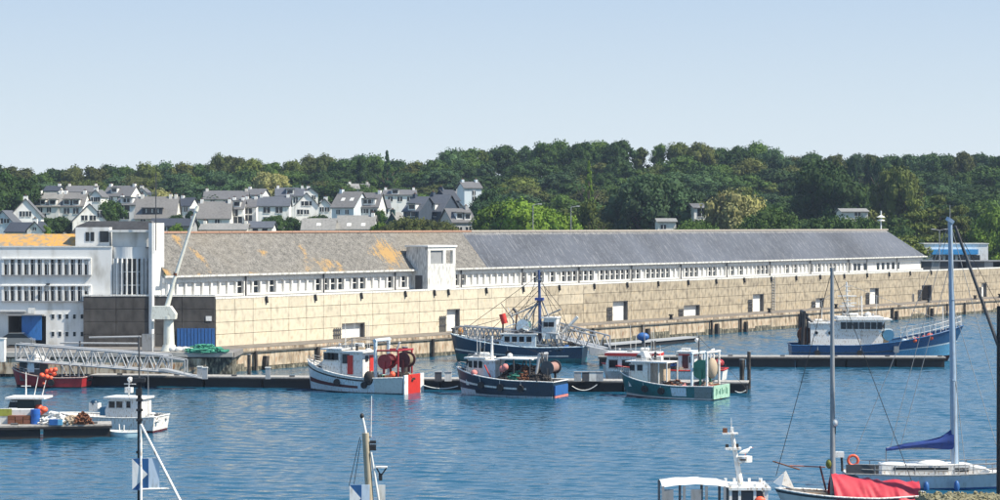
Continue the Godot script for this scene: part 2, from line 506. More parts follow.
func auction_hall():
	var hall := thing("auction_hall", "very long low fish auction hall with slate roof and cream concrete quay wall", "hall")
	quay_frame(hall)
	var a := along(163.5, HALL_V)
	var b := along(922, HALL_V)
	var re := along(885, RIDGE_V)
	var split := along(484, HALL_V)
	var split_r := split - 0.0
	# roof slopes
	var old_m := StandardMaterial3D.new()
	old_m.albedo_texture = roof_texture(3, split - a, true)
	old_m.roughness = 0.9
	var new_m := StandardMaterial3D.new()
	new_m.albedo_texture = roof_texture(9, b - split, false)
	new_m.roughness = 0.8
	var ev := HALL_V - 0.55
	var ey := EAVE - 0.1
	var r := hall
	var st := begin()
	quad(st, Vector3(a, ey, -ev), Vector3(split, ey, -ev), Vector3(split_r, RIDGE, -RIDGE_V), Vector3(a, RIDGE, -RIDGE_V), [Vector2(0, 1), Vector2(1, 1), Vector2(1, 0), Vector2(0, 0)])
	quad(st, Vector3(split_r, RIDGE, -RIDGE_V), Vector3(split, ey, -RIDGE_V * 2 + ev), Vector3(a, ey, -RIDGE_V * 2 + ev), Vector3(a, RIDGE, -RIDGE_V), [Vector2(1, 0), Vector2(1, 1), Vector2(0, 1), Vector2(0, 0)])
	done(r, "weathered_roof", st, old_m).set_meta("label", "weathered grey roof half with orange lichen")
	st = begin()
	var fu := (re - split) / (b - split)
	quad(st, Vector3(split, ey, -ev), Vector3(re, ey, -ev), Vector3(re, RIDGE, -RIDGE_V), Vector3(split_r, RIDGE, -RIDGE_V), [Vector2(0, 1), Vector2(fu, 1), Vector2(fu, 0), Vector2(0, 0)])
	for tr in [[Vector3(re, ey, -ev), Vector3(b + 0.5, ey, -ev), Vector3(re, RIDGE, -RIDGE_V), Vector2(fu, 1), Vector2(1, 1), Vector2(fu, 0)], [Vector3(b + 0.5, ey, -ev), Vector3(b + 0.5, ey, -RIDGE_V * 2 + ev), Vector3(re, RIDGE, -RIDGE_V), Vector2(0.9, 1), Vector2(1, 1), Vector2(0.95, 0)]]:
		st.set_smooth_group(-1)
		for k in 3:
			st.set_uv(tr[k + 3])
			st.add_vertex(tr[k])
	quad(st, Vector3(split_r, RIDGE, -RIDGE_V), Vector3(re, RIDGE, -RIDGE_V), Vector3(b + 0.5, ey, -RIDGE_V * 2 + ev), Vector3(split, ey, -RIDGE_V * 2 + ev), [Vector2(0, 0), Vector2(fu, 0), Vector2(1, 1), Vector2(0, 1)])
	done(r, "slate_roof", st, new_m)
	# ridge tiles, eaves gutter
	var tile := plain(Color(0.40, 0.24, 0.17), 0.9)
	var tile2 := plain(Color(0.42, 0.38, 0.33), 0.9)
	var t := a
	while t < re:
		bx(hall, "ridge_tile", Vector3(t + 1.0, RIDGE + 0.03, -RIDGE_V), Vector3(1.96, 0.2, 0.4), tile if t < split else tile2)
		t += 2.0
	bx(hall, "gutter", Vector3((a + b) / 2, ey - 0.02, -ev + 0.12), Vector3(b - a + 1.0, 0.2, 0.22), M.stain)
	# clerestory: white wall, fins and panels
	bx(hall, "clerestory_wall", Vector3((a + b) / 2, 8.0, -HALL_V - 0.4), Vector3(b - a, 3.3, 0.4), M.white)
	bx(hall, "back_wall", Vector3((a + b) / 2, 6.0, -RIDGE_V * 2 + HALL_V), Vector3(b - a, 7.0, 0.4), M.white)
	bx(hall, "end_wall", Vector3(b - 0.2, 6.0, -RIDGE_V), Vector3(0.4, 7.0, 6.8), M.white)
	bx(hall, "frieze", Vector3((a + b) / 2, 9.22, -HALL_V - 0.06), Vector3(b - a, 0.52, 0.34), M.white)
	bx(hall, "sill", Vector3((a + b) / 2, 7.5, -HALL_V - 0.02), Vector3(b - a, 0.25, 0.42), M.old_white)
	var step := 1.29
	t = a + 0.6
	var i := 0
	var fin_until := along(852, HALL_V)
	while t < fin_until:
		var px := project_px(L0 + UU * t - NN * HALL_V)
		if i % 10 == 9:
			bx(hall, "pier", Vector3(t, 8.2, -HALL_V + 0.02), Vector3(0.5, 1.75, 0.5), M.white)
			bx(hall, "downpipe", Vector3(t, 8.4, -HALL_V + 0.32), Vector3(0.14, 2.2, 0.14), M.dark_grey)
		else:
			bx(hall, "fin", Vector3(t, 8.22, -HALL_V - 0.03), Vector3(0.22, 1.5, 0.42), M.white)
		var open := 0.26
		if px > 520 and px < 700: open = 0.72
		if px > 250 and px < 330: open = 0.4
		if rng.randf() < open:
			bx(hall, "window_pane", Vector3(t + step / 2, 8.2, -HALL_V - 0.17), Vector3(0.8, 1.4, 0.06), M.glass)
			bx(hall, "window_bar", Vector3(t + step / 2, 8.35, -HALL_V - 0.12), Vector3(0.82, 0.08, 0.08), M.white)
		else:
			bx(hall, "blind_panel", Vector3(t + step / 2 + 0.08, 8.18, -HALL_V - 0.14), Vector3(0.74, 1.38, 0.12), M.white)
		t += step
		i += 1
	for px in [856, 860, 866, 879, 884, 889, 894, 899]:
		bx(hall, "window_pane", Vector3(along(px, HALL_V), 8.2, -HALL_V - 0.18), Vector3(0.9, 1.1, 0.1), M.glass)
	for px in [866, 896]:
		bx(hall, "downpipe", Vector3(along(px, HALL_V), 8.4, -HALL_V + 0.2), Vector3(0.14, 2.2, 0.14), M.grey)
	# lower block of the hall on the quay: concrete panels with open joints
	var wa := along(215, WALL_V)
	var wb := 330.0
	var oa := along(921, WALL_V)
	var ob := along(931, WALL_V)
	var oy := hrow(926, 285, WALL_V)
	for seg in [[wa + 0.1, oa, QH, 7.3], [ob, wb, QH, 7.3], [oa, ob, oy, 7.3]]:
		bx(hall, "wall_core", Vector3((seg[0] + seg[1]) / 2, (seg[2] + seg[3]) / 2, -(WALL_V + HALL_V) / 2 - 0.4), Vector3(seg[1] - seg[0], seg[3] - seg[2], HALL_V - WALL_V - 0.4), M.apron)
	bx(hall, "inner_wall", Vector3((oa + ob) / 2, (QH + oy) / 2, -HALL_V - 0.3), Vector3(ob - oa + 0.5, oy - QH, 0.2), M.apron)
	bx(hall, "parapet", Vector3((wa + wb) / 2, 7.4, -WALL_V - 0.2), Vector3(wb - wa, 0.2, 0.55), M.stain)
	var doors := []   # px left, px right, py top, kind
	for dd in [[341, 364, 323, "white"], [446, 459, 309, "white"], [612, 627, 301, "white"], [683, 699, 305, "white"], [752, 763, 294, "white"], [815, 823, 298, "white"], [869, 878, 288, "white"], [921, 931, 285, "dark"], [981, 986, 283, "white"]]:
		doors.append([along(dd[0], WALL_V), along(dd[1], WALL_V), hrow((dd[0] + dd[1]) / 2.0, dd[2], WALL_V), dd[3]])
	var pw := 2.85
	t = wa
	var old_from := along(560, WALL_V)
	var rows := [QH, 3.65, 4.9, 6.15, 7.31]
	while t < wb:
		for k in 4:
			var lo := t
			var hi := t + pw - 0.05
			var y0: float = rows[k]
			var y1: float = rows[k + 1] - 0.045
			var pieces := [[lo, hi, y0, y1]]
			for d in doors:      # cut the door openings out of the panels
				var next := []
				for p in pieces:
					if d[1] <= p[0] or d[0] >= p[1] or d[2] <= p[2]:
						next.append(p)
						continue
					if d[0] > p[0]: next.append([p[0], d[0], p[2], p[3]])
					if d[1] < p[1]: next.append([d[1], p[1], p[2], p[3]])
					if d[2] < p[3]: next.append([maxf(p[0], d[0]), minf(p[1], d[1]), d[2], p[3]])
				pieces = next
			var age := smoothstep(old_from - 25.0, old_from + 12.0, t)
			var lvl := clampi(int(age * 2.0 + rng.randf_range(0.0, 0.99)), 0, 2)
			var m: Material = M.panels[lvl][rng.randi() % 4]
			for p in pieces:
				if p[1] - p[0] > 0.05 and p[3] - p[2] > 0.05:
					bx(hall, "concrete_panel", Vector3((p[0] + p[1]) / 2, (p[2] + p[3]) / 2, -WALL_V - 0.02 + rng.randf_range(-0.012, 0.012)), Vector3(p[1] - p[0], p[3] - p[2], 0.32), m)
		t += pw
	for d in doors:
		var mid: float = (d[0] + d[1]) / 2
		var wd: float = d[1] - d[0]
		var hd: float = d[2] - QH
		if d[3] == "white": bx(hall, "door", Vector3(mid, QH + hd / 2, -WALL_V - 0.42), Vector3(wd, hd, 0.06), M.white)
		bx(hall, "jamb_shade", Vector3(d[1] - 0.09, QH + hd / 2, -WALL_V - 0.16), Vector3(0.14, hd, 0.5), M.dark_grey)  # far reveal of the recess, its shade put into the dark grey colour
		bx(hall, "lintel", Vector3(mid, QH + hd - 0.06, -WALL_V - 0.14), Vector3(wd, 0.1, 0.5), M.dark_grey)
		# folded gate grille beside the door
		var gx: float = d[0] - 0.9
		for k in 4:
			bx(hall, "gate_bar", Vector3(gx - 0.5 + k * 0.34, QH + hd * 0.36, -WALL_V + 0.22), Vector3(0.13, hd * 0.72, 0.06), M.dark_grey)
		bx(hall, "gate_rail", Vector3(gx, QH + hd * 0.62, -WALL_V + 0.26), Vector3(1.3, 0.12, 0.05), M.dark_grey)
		bx(hall, "gate_rail", Vector3(gx, QH + hd * 0.3, -WALL_V + 0.26), Vector3(1.3, 0.12, 0.05), M.dark_grey)
	# rain spouts under the parapet
	for px in [265, 314, 360, 404, 433, 447, 485, 522, 558, 593, 626, 657, 687, 715, 743, 770, 795, 819, 843, 866, 888, 909, 930, 950]:
		var tt := along(px, WALL_V)
		bx(hall, "rain_spout", Vector3(tt, 7.05, -WALL_V + 0.25), Vector3(0.2, 0.7, 0.22), M.dark, 0, 0.25)
	# stair tower on the lower block
	var ta := along(427, 6.7)
	var tb := along(455, 6.7)
	var th := hrow(440, 247, 6.7)
	var ty := th - 2.0
	bx(hall, "stair_tower", Vector3((ta + tb) / 2, (6.5 + ty) / 2, -8.2), Vector3(tb - ta, ty - 6.5, 3.2), M.stain)
	bx(hall, "tower_cap", Vector3((ta + tb) / 2, th + 0.1, -8.2), Vector3(tb - ta + 0.3, 0.22, 3.5), M.old_white)
	bx(hall, "tower_back", Vector3((ta + tb) / 2, th - 1.0, -9.7), Vector3(tb - ta, 2.0, 0.2), M.stain)
	bx(hall, "tower_side", Vector3(ta + 0.12, th - 1.0, -8.1), Vector3(0.24, 2.0, 3.0), M.stain)
	for fx in [0.05, 0.6, 0.95]: bx(hall, "tower_post", Vector3(lerpf(ta, tb, fx), th - 1.0, -6.8), Vector3((tb - ta) * 0.1, 2.0, 0.4), M.old_white)
	bx(hall, "tower_lintel", Vector3((ta + tb) / 2, th - 0.2, -6.8), Vector3(tb - ta, 0.4, 0.42), M.old_white)
	bx(hall, "tower_panel", Vector3(lerpf(ta, tb, 0.325), th - 1.2, -6.85), Vector3((tb - ta) * 0.45, 1.6, 0.12), M.grey)
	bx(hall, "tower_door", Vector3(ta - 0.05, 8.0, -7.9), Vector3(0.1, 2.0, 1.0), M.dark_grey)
	# dark painted end wall with its joints, and the blue gate in it
	var corner := L0 + UU * wa - NN * WALL_V
	var de := -corner.z - 0.2
	var ea := W(83.5, 350, de)
	var eb := W(215, 350, de)
	var end := thing("end_wall", "dark grey painted end wall of the quay building, beside the cream wall", "wall")
	end.position = Vector3((ea.x + eb.x) / 2, QH, -de)
	var ww := eb.x - ea.x
	bx(end, "wall_core", Vector3(0, 2.6, -0.35), Vector3(ww - 0.06, 5.1, 0.4), M.dark)
	for k in 4:
		for j in 4:
			if k == 3 and j == 0: continue
			bx(end, "concrete_panel", Vector3(-ww / 2 + ww / 4 * (k + 0.5), 0.65 + j * 1.3, rng.randf_range(-0.01, 0.01)), Vector3(ww / 4 - 0.04, 1.26, 0.3), M.dark_wall)
	bx(end, "coping", Vector3(0, 5.3, -0.1), Vector3(ww + 0.1, 0.16, 0.6), M.stain)
	bx(end, "notice", W(209, 318.5, de) - end.position + Vector3(0, 0, 0.2), Vector3(0.6, 0.5, 0.04), M.white)
	for k in 11:
		bx(end, "gate_slat", Vector3(ww / 2 - 3.75 + k * 0.36, 0.95, 0.2), Vector3(0.3, 1.9, 0.08), M.blue)

func project_px(p: Vector3) -> float: return 500.0 + p.x / -p.z * F

# ---------------------------------------------------------------- the white office building at the corner of the quay
func office_building():
	var D := 228.6
	var s := D / F
	var o := thing("office_building", "white rendered port office with two rows of windows and a tall corner tower", "building", Vector3(W(0, 0, D).x, QH, -D))
	var X := func(px: float): return px * s                     # local x of a photo column
	var Y := func(py: float): return EYE - (py - HZ) * s - QH    # local height of a photo row
	var top: float = Y.call(247)
	var r0: float = X.call(112)
	# facade with real openings: piers between rows of windows
	var bands := [[259.0, 275.0], [286.0, 301.0]]
	var x0 := -14.0
	var wx: float = X.call(3)
	var we: float = X.call(90)
	var z := 0.0
	bx(o, "wall", Vector3((x0 + r0) / 2, (Y.call(259) + top) / 2, -0.2), Vector3(r0 - x0, top - Y.call(259), 0.4), M.render_white)
	bx(o, "wall", Vector3((x0 + r0) / 2, (Y.call(286) + Y.call(275)) / 2, -0.2), Vector3(r0 - x0, Y.call(275) - Y.call(286), 0.4), M.render_white)
	bx(o, "wall", Vector3((X.call(46) + X.call(112)) / 2, Y.call(301) / 2, -0.2), Vector3(X.call(112) - X.call(46), Y.call(301), 0.4), M.render_white)
	bx(o, "wall", Vector3((x0 + X.call(46)) / 2, (Y.call(301) + Y.call(316)) / 2, -0.2), Vector3(X.call(46) - x0, Y.call(301) - Y.call(316), 0.4), M.render_white)
	bx(o, "wall", Vector3((x0 + X.call(8)) / 2, Y.call(316) / 2, -0.2), Vector3(X.call(8) - x0, Y.call(316), 0.4), M.render_white)
	var y3: float = Y.call(314)
	bx(o, "upper_rooms", Vector3((x0 + r0) / 2, (y3 + top) / 2, -3.2), Vector3(r0 - x0, top - y3 - 0.3, 5.0), M.grey)
	bx(o, "ground_rooms", Vector3((X.call(47) + r0) / 2, y3 / 2, -3.2), Vector3(r0 - X.call(47), y3, 5.0), M.grey)
	bx(o, "ground_rooms", Vector3((x0 + X.call(7)) / 2, y3 / 2, -3.2), Vector3(X.call(7) - x0, y3, 5.0), M.grey)
	bx(o, "store_back", Vector3(X.call(27), y3 / 2, -5.6), Vector3(X.call(48) - X.call(6), y3, 0.2), M.grey)
	for b in bands:
		var y0: float = Y.call(b[1])
		var y1: float = Y.call(b[0])
		bx(o, "wall", Vector3((x0 + wx) / 2, (y0 + y1) / 2, -0.2), Vector3(wx - x0, y1 - y0, 0.4), M.render_white)
		bx(o, "wall", Vector3((we + r0) / 2, (y0 + y1) / 2, -0.2), Vector3(r0 - we, y1 - y0, 0.4), M.render_white)
		bx(o, "sill", Vector3((wx + we) / 2, y0 - 0.04, 0.06), Vector3(we - wx + 0.3, 0.12, 0.34), M.grey)
		bx(o, "lintel", Vector3((wx + we) / 2, y1 + 0.04, 0.06), Vector3(we - wx + 0.3, 0.12, 0.3), M.white)
		var n := 13
		var st := (we - wx) / n
		for k in n:
			var xm := wx + (k + 0.5) * st
			bx(o, "pier", Vector3(wx + k * st, (y0 + y1) / 2, -0.1), Vector3(st * 0.36 if k % 3 != 1 else st * 0.26, y1 - y0, 0.42), M.render_white)
			var wn := bx(o, "window", Vector3(xm, (y0 + y1) / 2, -0.32), Vector3(st * 0.7, y1 - y0, 0.06), M.glass)
			bx(o, "window_frame", Vector3(xm + st * 0.06, (y0 + y1) / 2, -0.27), Vector3(0.08, y1 - y0, 0.08), M.white)
			bx(o, "window_frame", Vector3(xm, lerpf(y0, y1, 0.7), -0.27), Vector3(st * 0.7, 0.07, 0.08), M.white)
			if k % 3 == 0:
				bx(o, "blind", Vector3(xm, lerpf(y0, y1, 0.82), -0.29), Vector3(st * 0.6, (y1 - y0) * 0.34, 0.05), M.white)
		bx(o, "pier", Vector3(we, (y0 + y1) / 2, -0.1), Vector3(st * 0.4, y1 - y0, 0.5), M.white)
	# small square windows in the ground floor
	for py in [316.5, 334.0]:
		for px in [53, 60, 67, 74.5, 82]:
			bx(o, "window", Vector3(X.call(px), Y.call(py), 0.02), Vector3(0.26, 0.46, 0.05), M.glass)
			bx(o, "window_frame", Vector3(X.call(px), Y.call(py) + 0.27, 0.03), Vector3(0.36, 0.08, 0.08), M.white)
	# wide dark doorway with a blue sliding door and a canopy
	bx(o, "blue_door", Vector3(X.call(32), Y.call(327) , 0.12), Vector3(X.call(42) - X.call(22), Y.call(314) - Y.call(340), 0.1), paint(Color(0.03, 0.16, 0.46), 0.5))
	bx(o, "canopy", Vector3(X.call(26), Y.call(314.5), 0.5), Vector3(X.call(44) - X.call(7), 0.12, 1.0), M.grey)
	bx(o, "canopy", Vector3(X.call(4), Y.call(311.5), 0.3), Vector3(X.call(25) - X.call(-20), 0.12, 0.6), M.grey)
	bx(o, "sign", Vector3(X.call(31.5), Y.call(310.5), 0.06), Vector3(0.7, 0.6, 0.05), M.old_white)
	bx(o, "wall_lamp", Vector3(X.call(48.5), Y.call(284), 0.25), Vector3(0.3, 0.14, 0.5), M.dark)
	# rounded stair bay with tall glazing
	var cx: float = X.call(129)
	var R: float = X.call(129) - X.call(110)
	var rz := -1.2
	var ys := [0.0, Y.call(298.5), Y.call(258.5), top]
	var arc := func(th: float, rad: float, y: float): return Vector3(cx + sin(th) * rad, y, rz + cos(th) * rad * 0.75)
	for band in [[0.0, ys[1]], [ys[2], top]]:
		var stt := begin()
		for k in 18:
			var t0 := -1.2 + 2.6 * k / 18.0
			var t1 := -1.2 + 2.6 * (k + 1) / 18.0
			quad(stt, arc.call(t0, R, band[0]), arc.call(t0, R, band[1]), arc.call(t1, R, band[1]), arc.call(t1, R, band[0]))
		done(o, "bay_wall", stt, M.render_white)
	var cap := begin()
	for k in 18:
		var t0 := -1.2 + 2.6 * k / 18.0
		var t1 := -1.2 + 2.6 * (k + 1) / 18.0
		tri(cap, Vector3(cx, top - 0.01, rz - 1), arc.call(t0, R, top - 0.01), arc.call(t1, R, top - 0.01))
	done(o, "bay_roof", cap, M.old_white)
	for k in 10:
		var t0 := -1.15 + 2.4 * k / 9.0
		var p0: Vector3 = arc.call(t0, R - 0.02, (ys[1] + ys[2]) / 2)
		var fin := bx(o, "glazing_fin", p0, Vector3(0.13, ys[2] - ys[1], 0.42), M.white, t0)
		if k == 9: continue
		for j in 3:
			var ym := lerpf(ys[1], ys[2], (j + 0.5) / 3.0)
			var pc: Vector3 = arc.call(t0 + 1.2 / 9.0, R - 0.34, ym)
			bx(o, "glass_pane", pc, Vector3(R * 0.26, (ys[2] - ys[1]) / 3.0 - 0.07, 0.05), M.glass, t0 + 1.2 / 9.0)
			bx(o, "transom", pc + Vector3(0, (ys[2] - ys[1]) / 6.0, 0.06), Vector3(R * 0.26, 0.07, 0.06), M.white, t0 + 1.2 / 9.0)
	# corner tower, turned to face along the quay
	var tw := bx(o, "corner_tower", Vector3(X.call(156.6), Y.call(223) / 2, 0.1), Vector3(1.75, Y.call(223), 0.5), M.render_white, 0.942)
	bx(o, "slot_shade", Vector3(X.call(152.6), Y.call(233), 0.62), Vector3(0.16, 1.3, 0.08), M.dark_grey, 0.942)  # flat dark grey strips paint the shade inside narrow openings
	bx(o, "slot_shade", Vector3(X.call(157.3), Y.call(231), 0.3), Vector3(0.1, 1.8, 0.08), M.dark_grey, 0.942)
	bx(o, "flagpole", Vector3(X.call(157.3), Y.call(212), 0.9), Vector3(0.09, 8.0, 0.09), M.dark_grey)
	# flat roof and the set-back top storey with a terrace roof
	bx(o, "flat_roof", Vector3((x0 + X.call(150)) / 2, top - 0.06, -3.2), Vector3(X.call(150) - x0, 0.1, 5.6), M.asphalt)
	bx(o, "parapet", Vector3((x0 + r0) / 2, top + 0.03, -0.2), Vector3(r0 - x0, 0.12, 0.55), M.old_white)
	var y2: float = Y.call(235) + 0.4
	bx(o, "top_storey", Vector3(X.call(91), (top + y2 + 0.5) / 2, -1.6), Vector3(X.call(108) - X.call(74), y2 - top + 0.3, 1.6), M.render_white)
	bx(o, "window", Vector3(X.call(86), (top + y2) / 2 + 0.25, -0.78), Vector3(0.38, 0.95, 0.06), M.glass)
	bx(o, "window", Vector3(X.call(91), (top + y2) / 2 + 0.25, -0.78), Vector3(0.38, 0.95, 0.06), M.glass)
	bx(o, "doorway", Vector3(X.call(103), (top + y2) / 2 + 0.25, -0.78), Vector3(0.95, 1.15, 0.06), M.glass)  # dark glass sheet stands in for the shade of an open doorway
	bx(o, "terrace_wall", Vector3(X.call(130), (top + y2) / 2, -1.5), Vector3(X.call(150) - X.call(110), y2 - top, 0.5), M.render_white)
	bx(o, "terrace_roof", Vector3(X.call(130), Y.call(231), -0.9), Vector3(X.call(151) - X.call(108), 0.22, 1.8), M.old_white)
	var rf := begin()
	prism(rf, PackedVector2Array([Vector2(X.call(62), top + 1.2), Vector2(X.call(150), top + 1.7), Vector2(X.call(146), Y.call(221)), Vector2(X.call(82), Y.call(221)), Vector2(X.call(70), Y.call(226))]), -5.0, -3.6)
	done(o, "hip_roof", rf, M.slate[0])
	# orange lichen-grown roof of the wing
	var wing := begin()
	quad(wing, Vector3(x0, top + 0.1, -0.9), Vector3(X.call(74), top + 0.1, -0.9), Vector3(X.call(74), Y.call(234), -3.2), Vector3(x0, Y.call(234), -3.2))
	quad(wing, Vector3(X.call(74), top + 0.1, -0.9), Vector3(X.call(74), top + 0.1, -5.5), Vector3(X.call(74), Y.call(234), -3.2), Vector3(X.call(74), Y.call(234), -3.2))
	done(o, "lichen_roof", wing, textured(ntex(512, 61, 0.03, [[0.2, Color(0.20, 0.18, 0.15)], [0.42, Color(0.27, 0.23, 0.17)], [0.52, Color(0.50, 0.26, 0.06)], [0.9, Color(0.62, 0.33, 0.07)]], 5, 0.35), Vector3(0.09, 0.16, 0.09)))

# ---------------------------------------------------------------- things on the quay
func quay_things():
	# crane with a slim jib
	var cp := G(169, 351, QH)
	var c := thing("quay_crane", "white pedestal crane with a slim raised jib in front of the dark wall", "crane", cp)
	var s := -cp.z / F
	var at := func(px: float, py: float, z := 0.0): return Vector3((px - 169) * s, (351 - py) * s, z)
	var cw := paint(Color(0.74, 0.74, 0.66), 0.5, 0.5)
	var st := begin()
	tube(st, Vector3.ZERO, at.call(169, 345), 0.85, 0.62, 14)
	tube(st, at.call(169, 345), at.call(168.5, 319), 0.55, 0.48, 14)
	tube(st, at.call(168.5, 319), at.call(168.5, 316), 0.75, 0.75, 14)
	done(c, "pedestal", st, cw)
	var cab := begin()
	prism(cab, PackedVector2Array([Vector2(-1.7, 3.2), Vector2(0.7, 3.2), Vector2(0.75, 3.7), Vector2(0.2, 4.5), Vector2(-1.6, 4.5)]), -0.7, 0.7)
	done(c, "machine_house", cab, cw)
	bar(c, "jib", at.call(167, 307), at.call(173, 284), 0.26, cw, 0.22)
	bar(c, "jib_collar", at.call(175.2, 275.5), at.call(175.8, 273), 0.23, M.rust)
	bar(c, "jib_extension", at.call(173, 284), at.call(196.5, 209), 0.19, cw, 0.13)
	bar(c, "jib_head", at.call(196, 211), at.call(197.8, 206), 0.22, cw, 0.16)
	bar(c, "hook_line", at.call(167.5, 296), at.call(172, 292), 0.12, M.dark_grey)
	bx(c, "ladder_box", at.call(152.5, 325, 0.2), Vector3(0.35, 0.8, 0.3), M.old_white)
	# white electrical cabinet and low walls by the ramp
	var e := thing("cabinet", "tall pale grey cabinet standing left of the crane foot", "cabinet", G(147.5, 351, QH))
	bx(e, "body", Vector3(0, 0.85, 0), Vector3(1.0, 1.7, 0.7), M.grey)
	bx(e, "side_panel", Vector3(0.55, 0.85, 0), Vector3(0.1, 1.75, 0.75), M.white)
	e.set_meta("label", "tall pale cabinet standing beside the crane foot")
	var wl := thing("white_block", "white concrete block wall at the head of the ramp", "wall", G(1, 362, QH) + Vector3(0, 0, 0.2))
	bx(wl, "block", Vector3(-1.2, 1.05, -0.6), Vector3(3.0, 2.1, 0.8), M.white)
	bx(wl, "coping", Vector3(-1.2, 2.14, -0.6), Vector3(3.1, 0.1, 0.9), M.old_white)
	# heap of green nets on the quay
	var np := G(206, 352.5, QH)
	var hp := thing("net_heap", "heap of sea-green fishing net beside the blue gate", "fishing net", np)
	net_heap(hp, Vector3(1.9, 0.75, 0.7), M.net_green, 31)
	var wp := thing("white_sacks", "low white bags at the foot of the crane", "bags", G(182, 352, QH))
	for k in 4: ball(wp, "bag", Vector3(-0.9 + k * 0.6, 0.25, 0.1 * (k % 2)), Vector3(0.42, 0.3, 0.35), M.old_white)
	# cars by the office
	car("parked_car", G(13, 347.0, QH) + Vector3(0, 0, 0.5), "grey hatchback parked before the dark doorway", Color(0.16, 0.18, 0.19), 0.06)
	car("parked_car", G(1, 343.8, QH), "dark blue car parked behind the grey hatchback", Color(0.02, 0.04, 0.10), 0.0)
	# siren mast over the hall's end
	var sp := L0 + UU * along(881, RIDGE_V) - NN * RIDGE_V
	var sm := thing("siren_mast", "white siren with two discs on the hall ridge end", "siren", Vector3(sp.x, RIDGE, sp.z))
	bar(sm, "mast", Vector3(0, -0.2, 0), Vector3(0, 3.2, 0), 0.12, M.white)
	var sd := begin()
	tube(sd, Vector3(0, 1.5, 0), Vector3(0, 1.8, 0), 0.75, 0.2, 12)
	tube(sd, Vector3(0, 2.1, 0), Vector3(0, 2.45, 0), 0.75, 0.15, 12)
	done(sm, "horn_disc", sd, M.white)
	# low white building with a blue band beyond the hall
	var bp := W(963, 269, 402.0)
	var sh := thing("harbour_office", "low white flat building with bright blue awning beyond the hall end", "building", Vector3(bp.x, QH, -408.0))
	var k2 := 408.0 / F
	var hh := (EYE - (244 - HZ) * k2) - QH
	bx(sh, "wall", Vector3(0, hh / 2, -2.5), Vector3(64 * k2, hh, 5.0), M.white)
	bx(sh, "awning", Vector3(-0.4, hh - 1.45, 0.5), Vector3(46 * k2, 0.95, 1.2), paint(Color(0.04, 0.30, 0.66), 0.5))
	for k in 4: bx(sh, "window", Vector3(-3.4 + k * 2.3, hh - 2.6, 0.04), Vector3(1.8, 1.1, 0.1), M.glass)
	bx(sh, "parapet", Vector3(0, hh + 0.06, -2.5), Vector3(64 * k2 + 0.3, 0.16, 5.3), M.old_white)
	# grey sheds in front of it
	var sx := W(966, 262, 398.0)
	var gs := thing("grey_shed", "row of low grey sheds below the blue awning", "shed", Vector3(sx.x, QH, -399.0))
	bx(gs, "wall", Vector3(0, 3.0, -1.2), Vector3(16.0, 6.0, 0.3), M.dark_grey)
	for sx3 in [-7.9, 7.9]: bx(gs, "side_wall", Vector3(sx3, 3.0, 0.1), Vector3(0.2, 6.0, 2.4), M.dark_grey)
	for k in 10:
		var hh2 := 4.6 if k in [4, 8] else 6.0
		bx(gs, "wall_panel", Vector3(-7.2 + k * 1.6, hh2 / 2, 1.5), Vector3(1.56, hh2, 0.1), M.grey if k % 3 == 1 else M.dark_grey)
	bx(gs, "roof", Vector3(0, 6.1, 0), Vector3(16.4, 0.2, 3.6), M.grey)
	# lamp posts
	lamp_post(W(939.5, 256, 400), 7.5 + 3.0, "grey lamp post with double head before the blue awning", true)
	lamp_post(W(533, 240, 372), 9.2 + 4.0, "slim street lamp with arm behind the slate roof", false)
	lamp_post(W(571, 240, 372), 8.4 + 4.0, "slim street lamp pole before the bright green trees", false)
	# ladders, boxes and drums on the apron
	var k := 0
	for px in [428, 437, 604, 640, 660, 735, 745, 776, 783, 806, 836, 862, 905, 912, 938, 946, 955, 968, 976]:
		var v := 4.5 + (k * 37 % 20) * 0.1
		var p := L0 + UU * along(px, v) - NN * v
		p.y = QH
		k += 1
		if k % 3 == 0:
			var t := thing("fish_crates", "stack of plastic fish crates on the quay apron", "crates", p, 0.9, "crate stacks along the quay")
			for j in 3: bx(t, "crate", Vector3(0, 0.16 + j * 0.31, 0), Vector3(0.8, 0.28, 0.5), [M.blue, M.old_white, M.dark_grey][(k + j) % 3])
		elif k % 3 == 1:
			var t := thing("bollard", "dark iron mooring bollard on the quay apron", "bollard", p + NN * (v - 0.7), 0.0, "bollards along the quay")
			var b2 := begin()
			tube(b2, Vector3.ZERO, Vector3(0, 0.5, 0), 0.24, 0.2, 10)
			tube(b2, Vector3(0, 0.5, 0), Vector3(0, 0.68, 0), 0.36, 0.32, 10)
			done(t, "post", b2, M.black)
			bx(t, "foot_plate", Vector3(0, 0.02, 0), Vector3(0.8, 0.04, 0.8), M.black)
		else:
			var t := thing("quay_cabinet", "grey service box against the concrete wall", "box", p, 0.94, "service boxes along the quay")
			bx(t, "body", Vector3(0, 0.6, 0), Vector3(0.7, 1.2, 0.5), M.dark_grey)
			bx(t, "lid", Vector3(0, 1.23, 0), Vector3(0.78, 0.06, 0.58), M.grey)
	# steel ladder cage at the wall
	var lad := thing("wall_ladder", "rusty caged ladder fixed to the stained concrete wall", "ladder", L0 + UU * along(772, WALL_V) - NN * (WALL_V - 0.25) + Vector3(0, QH, 0), 0.942)
	for sx2 in [-0.35, 0.35]: bx(lad, "stile", Vector3(sx2, 2.5, 0), Vector3(0.08, 5.0, 0.08), M.grey)
	for j in 12: bx(lad, "rung", Vector3(0, 0.3 + j * 0.4, 0), Vector3(0.7, 0.06, 0.06), M.grey)

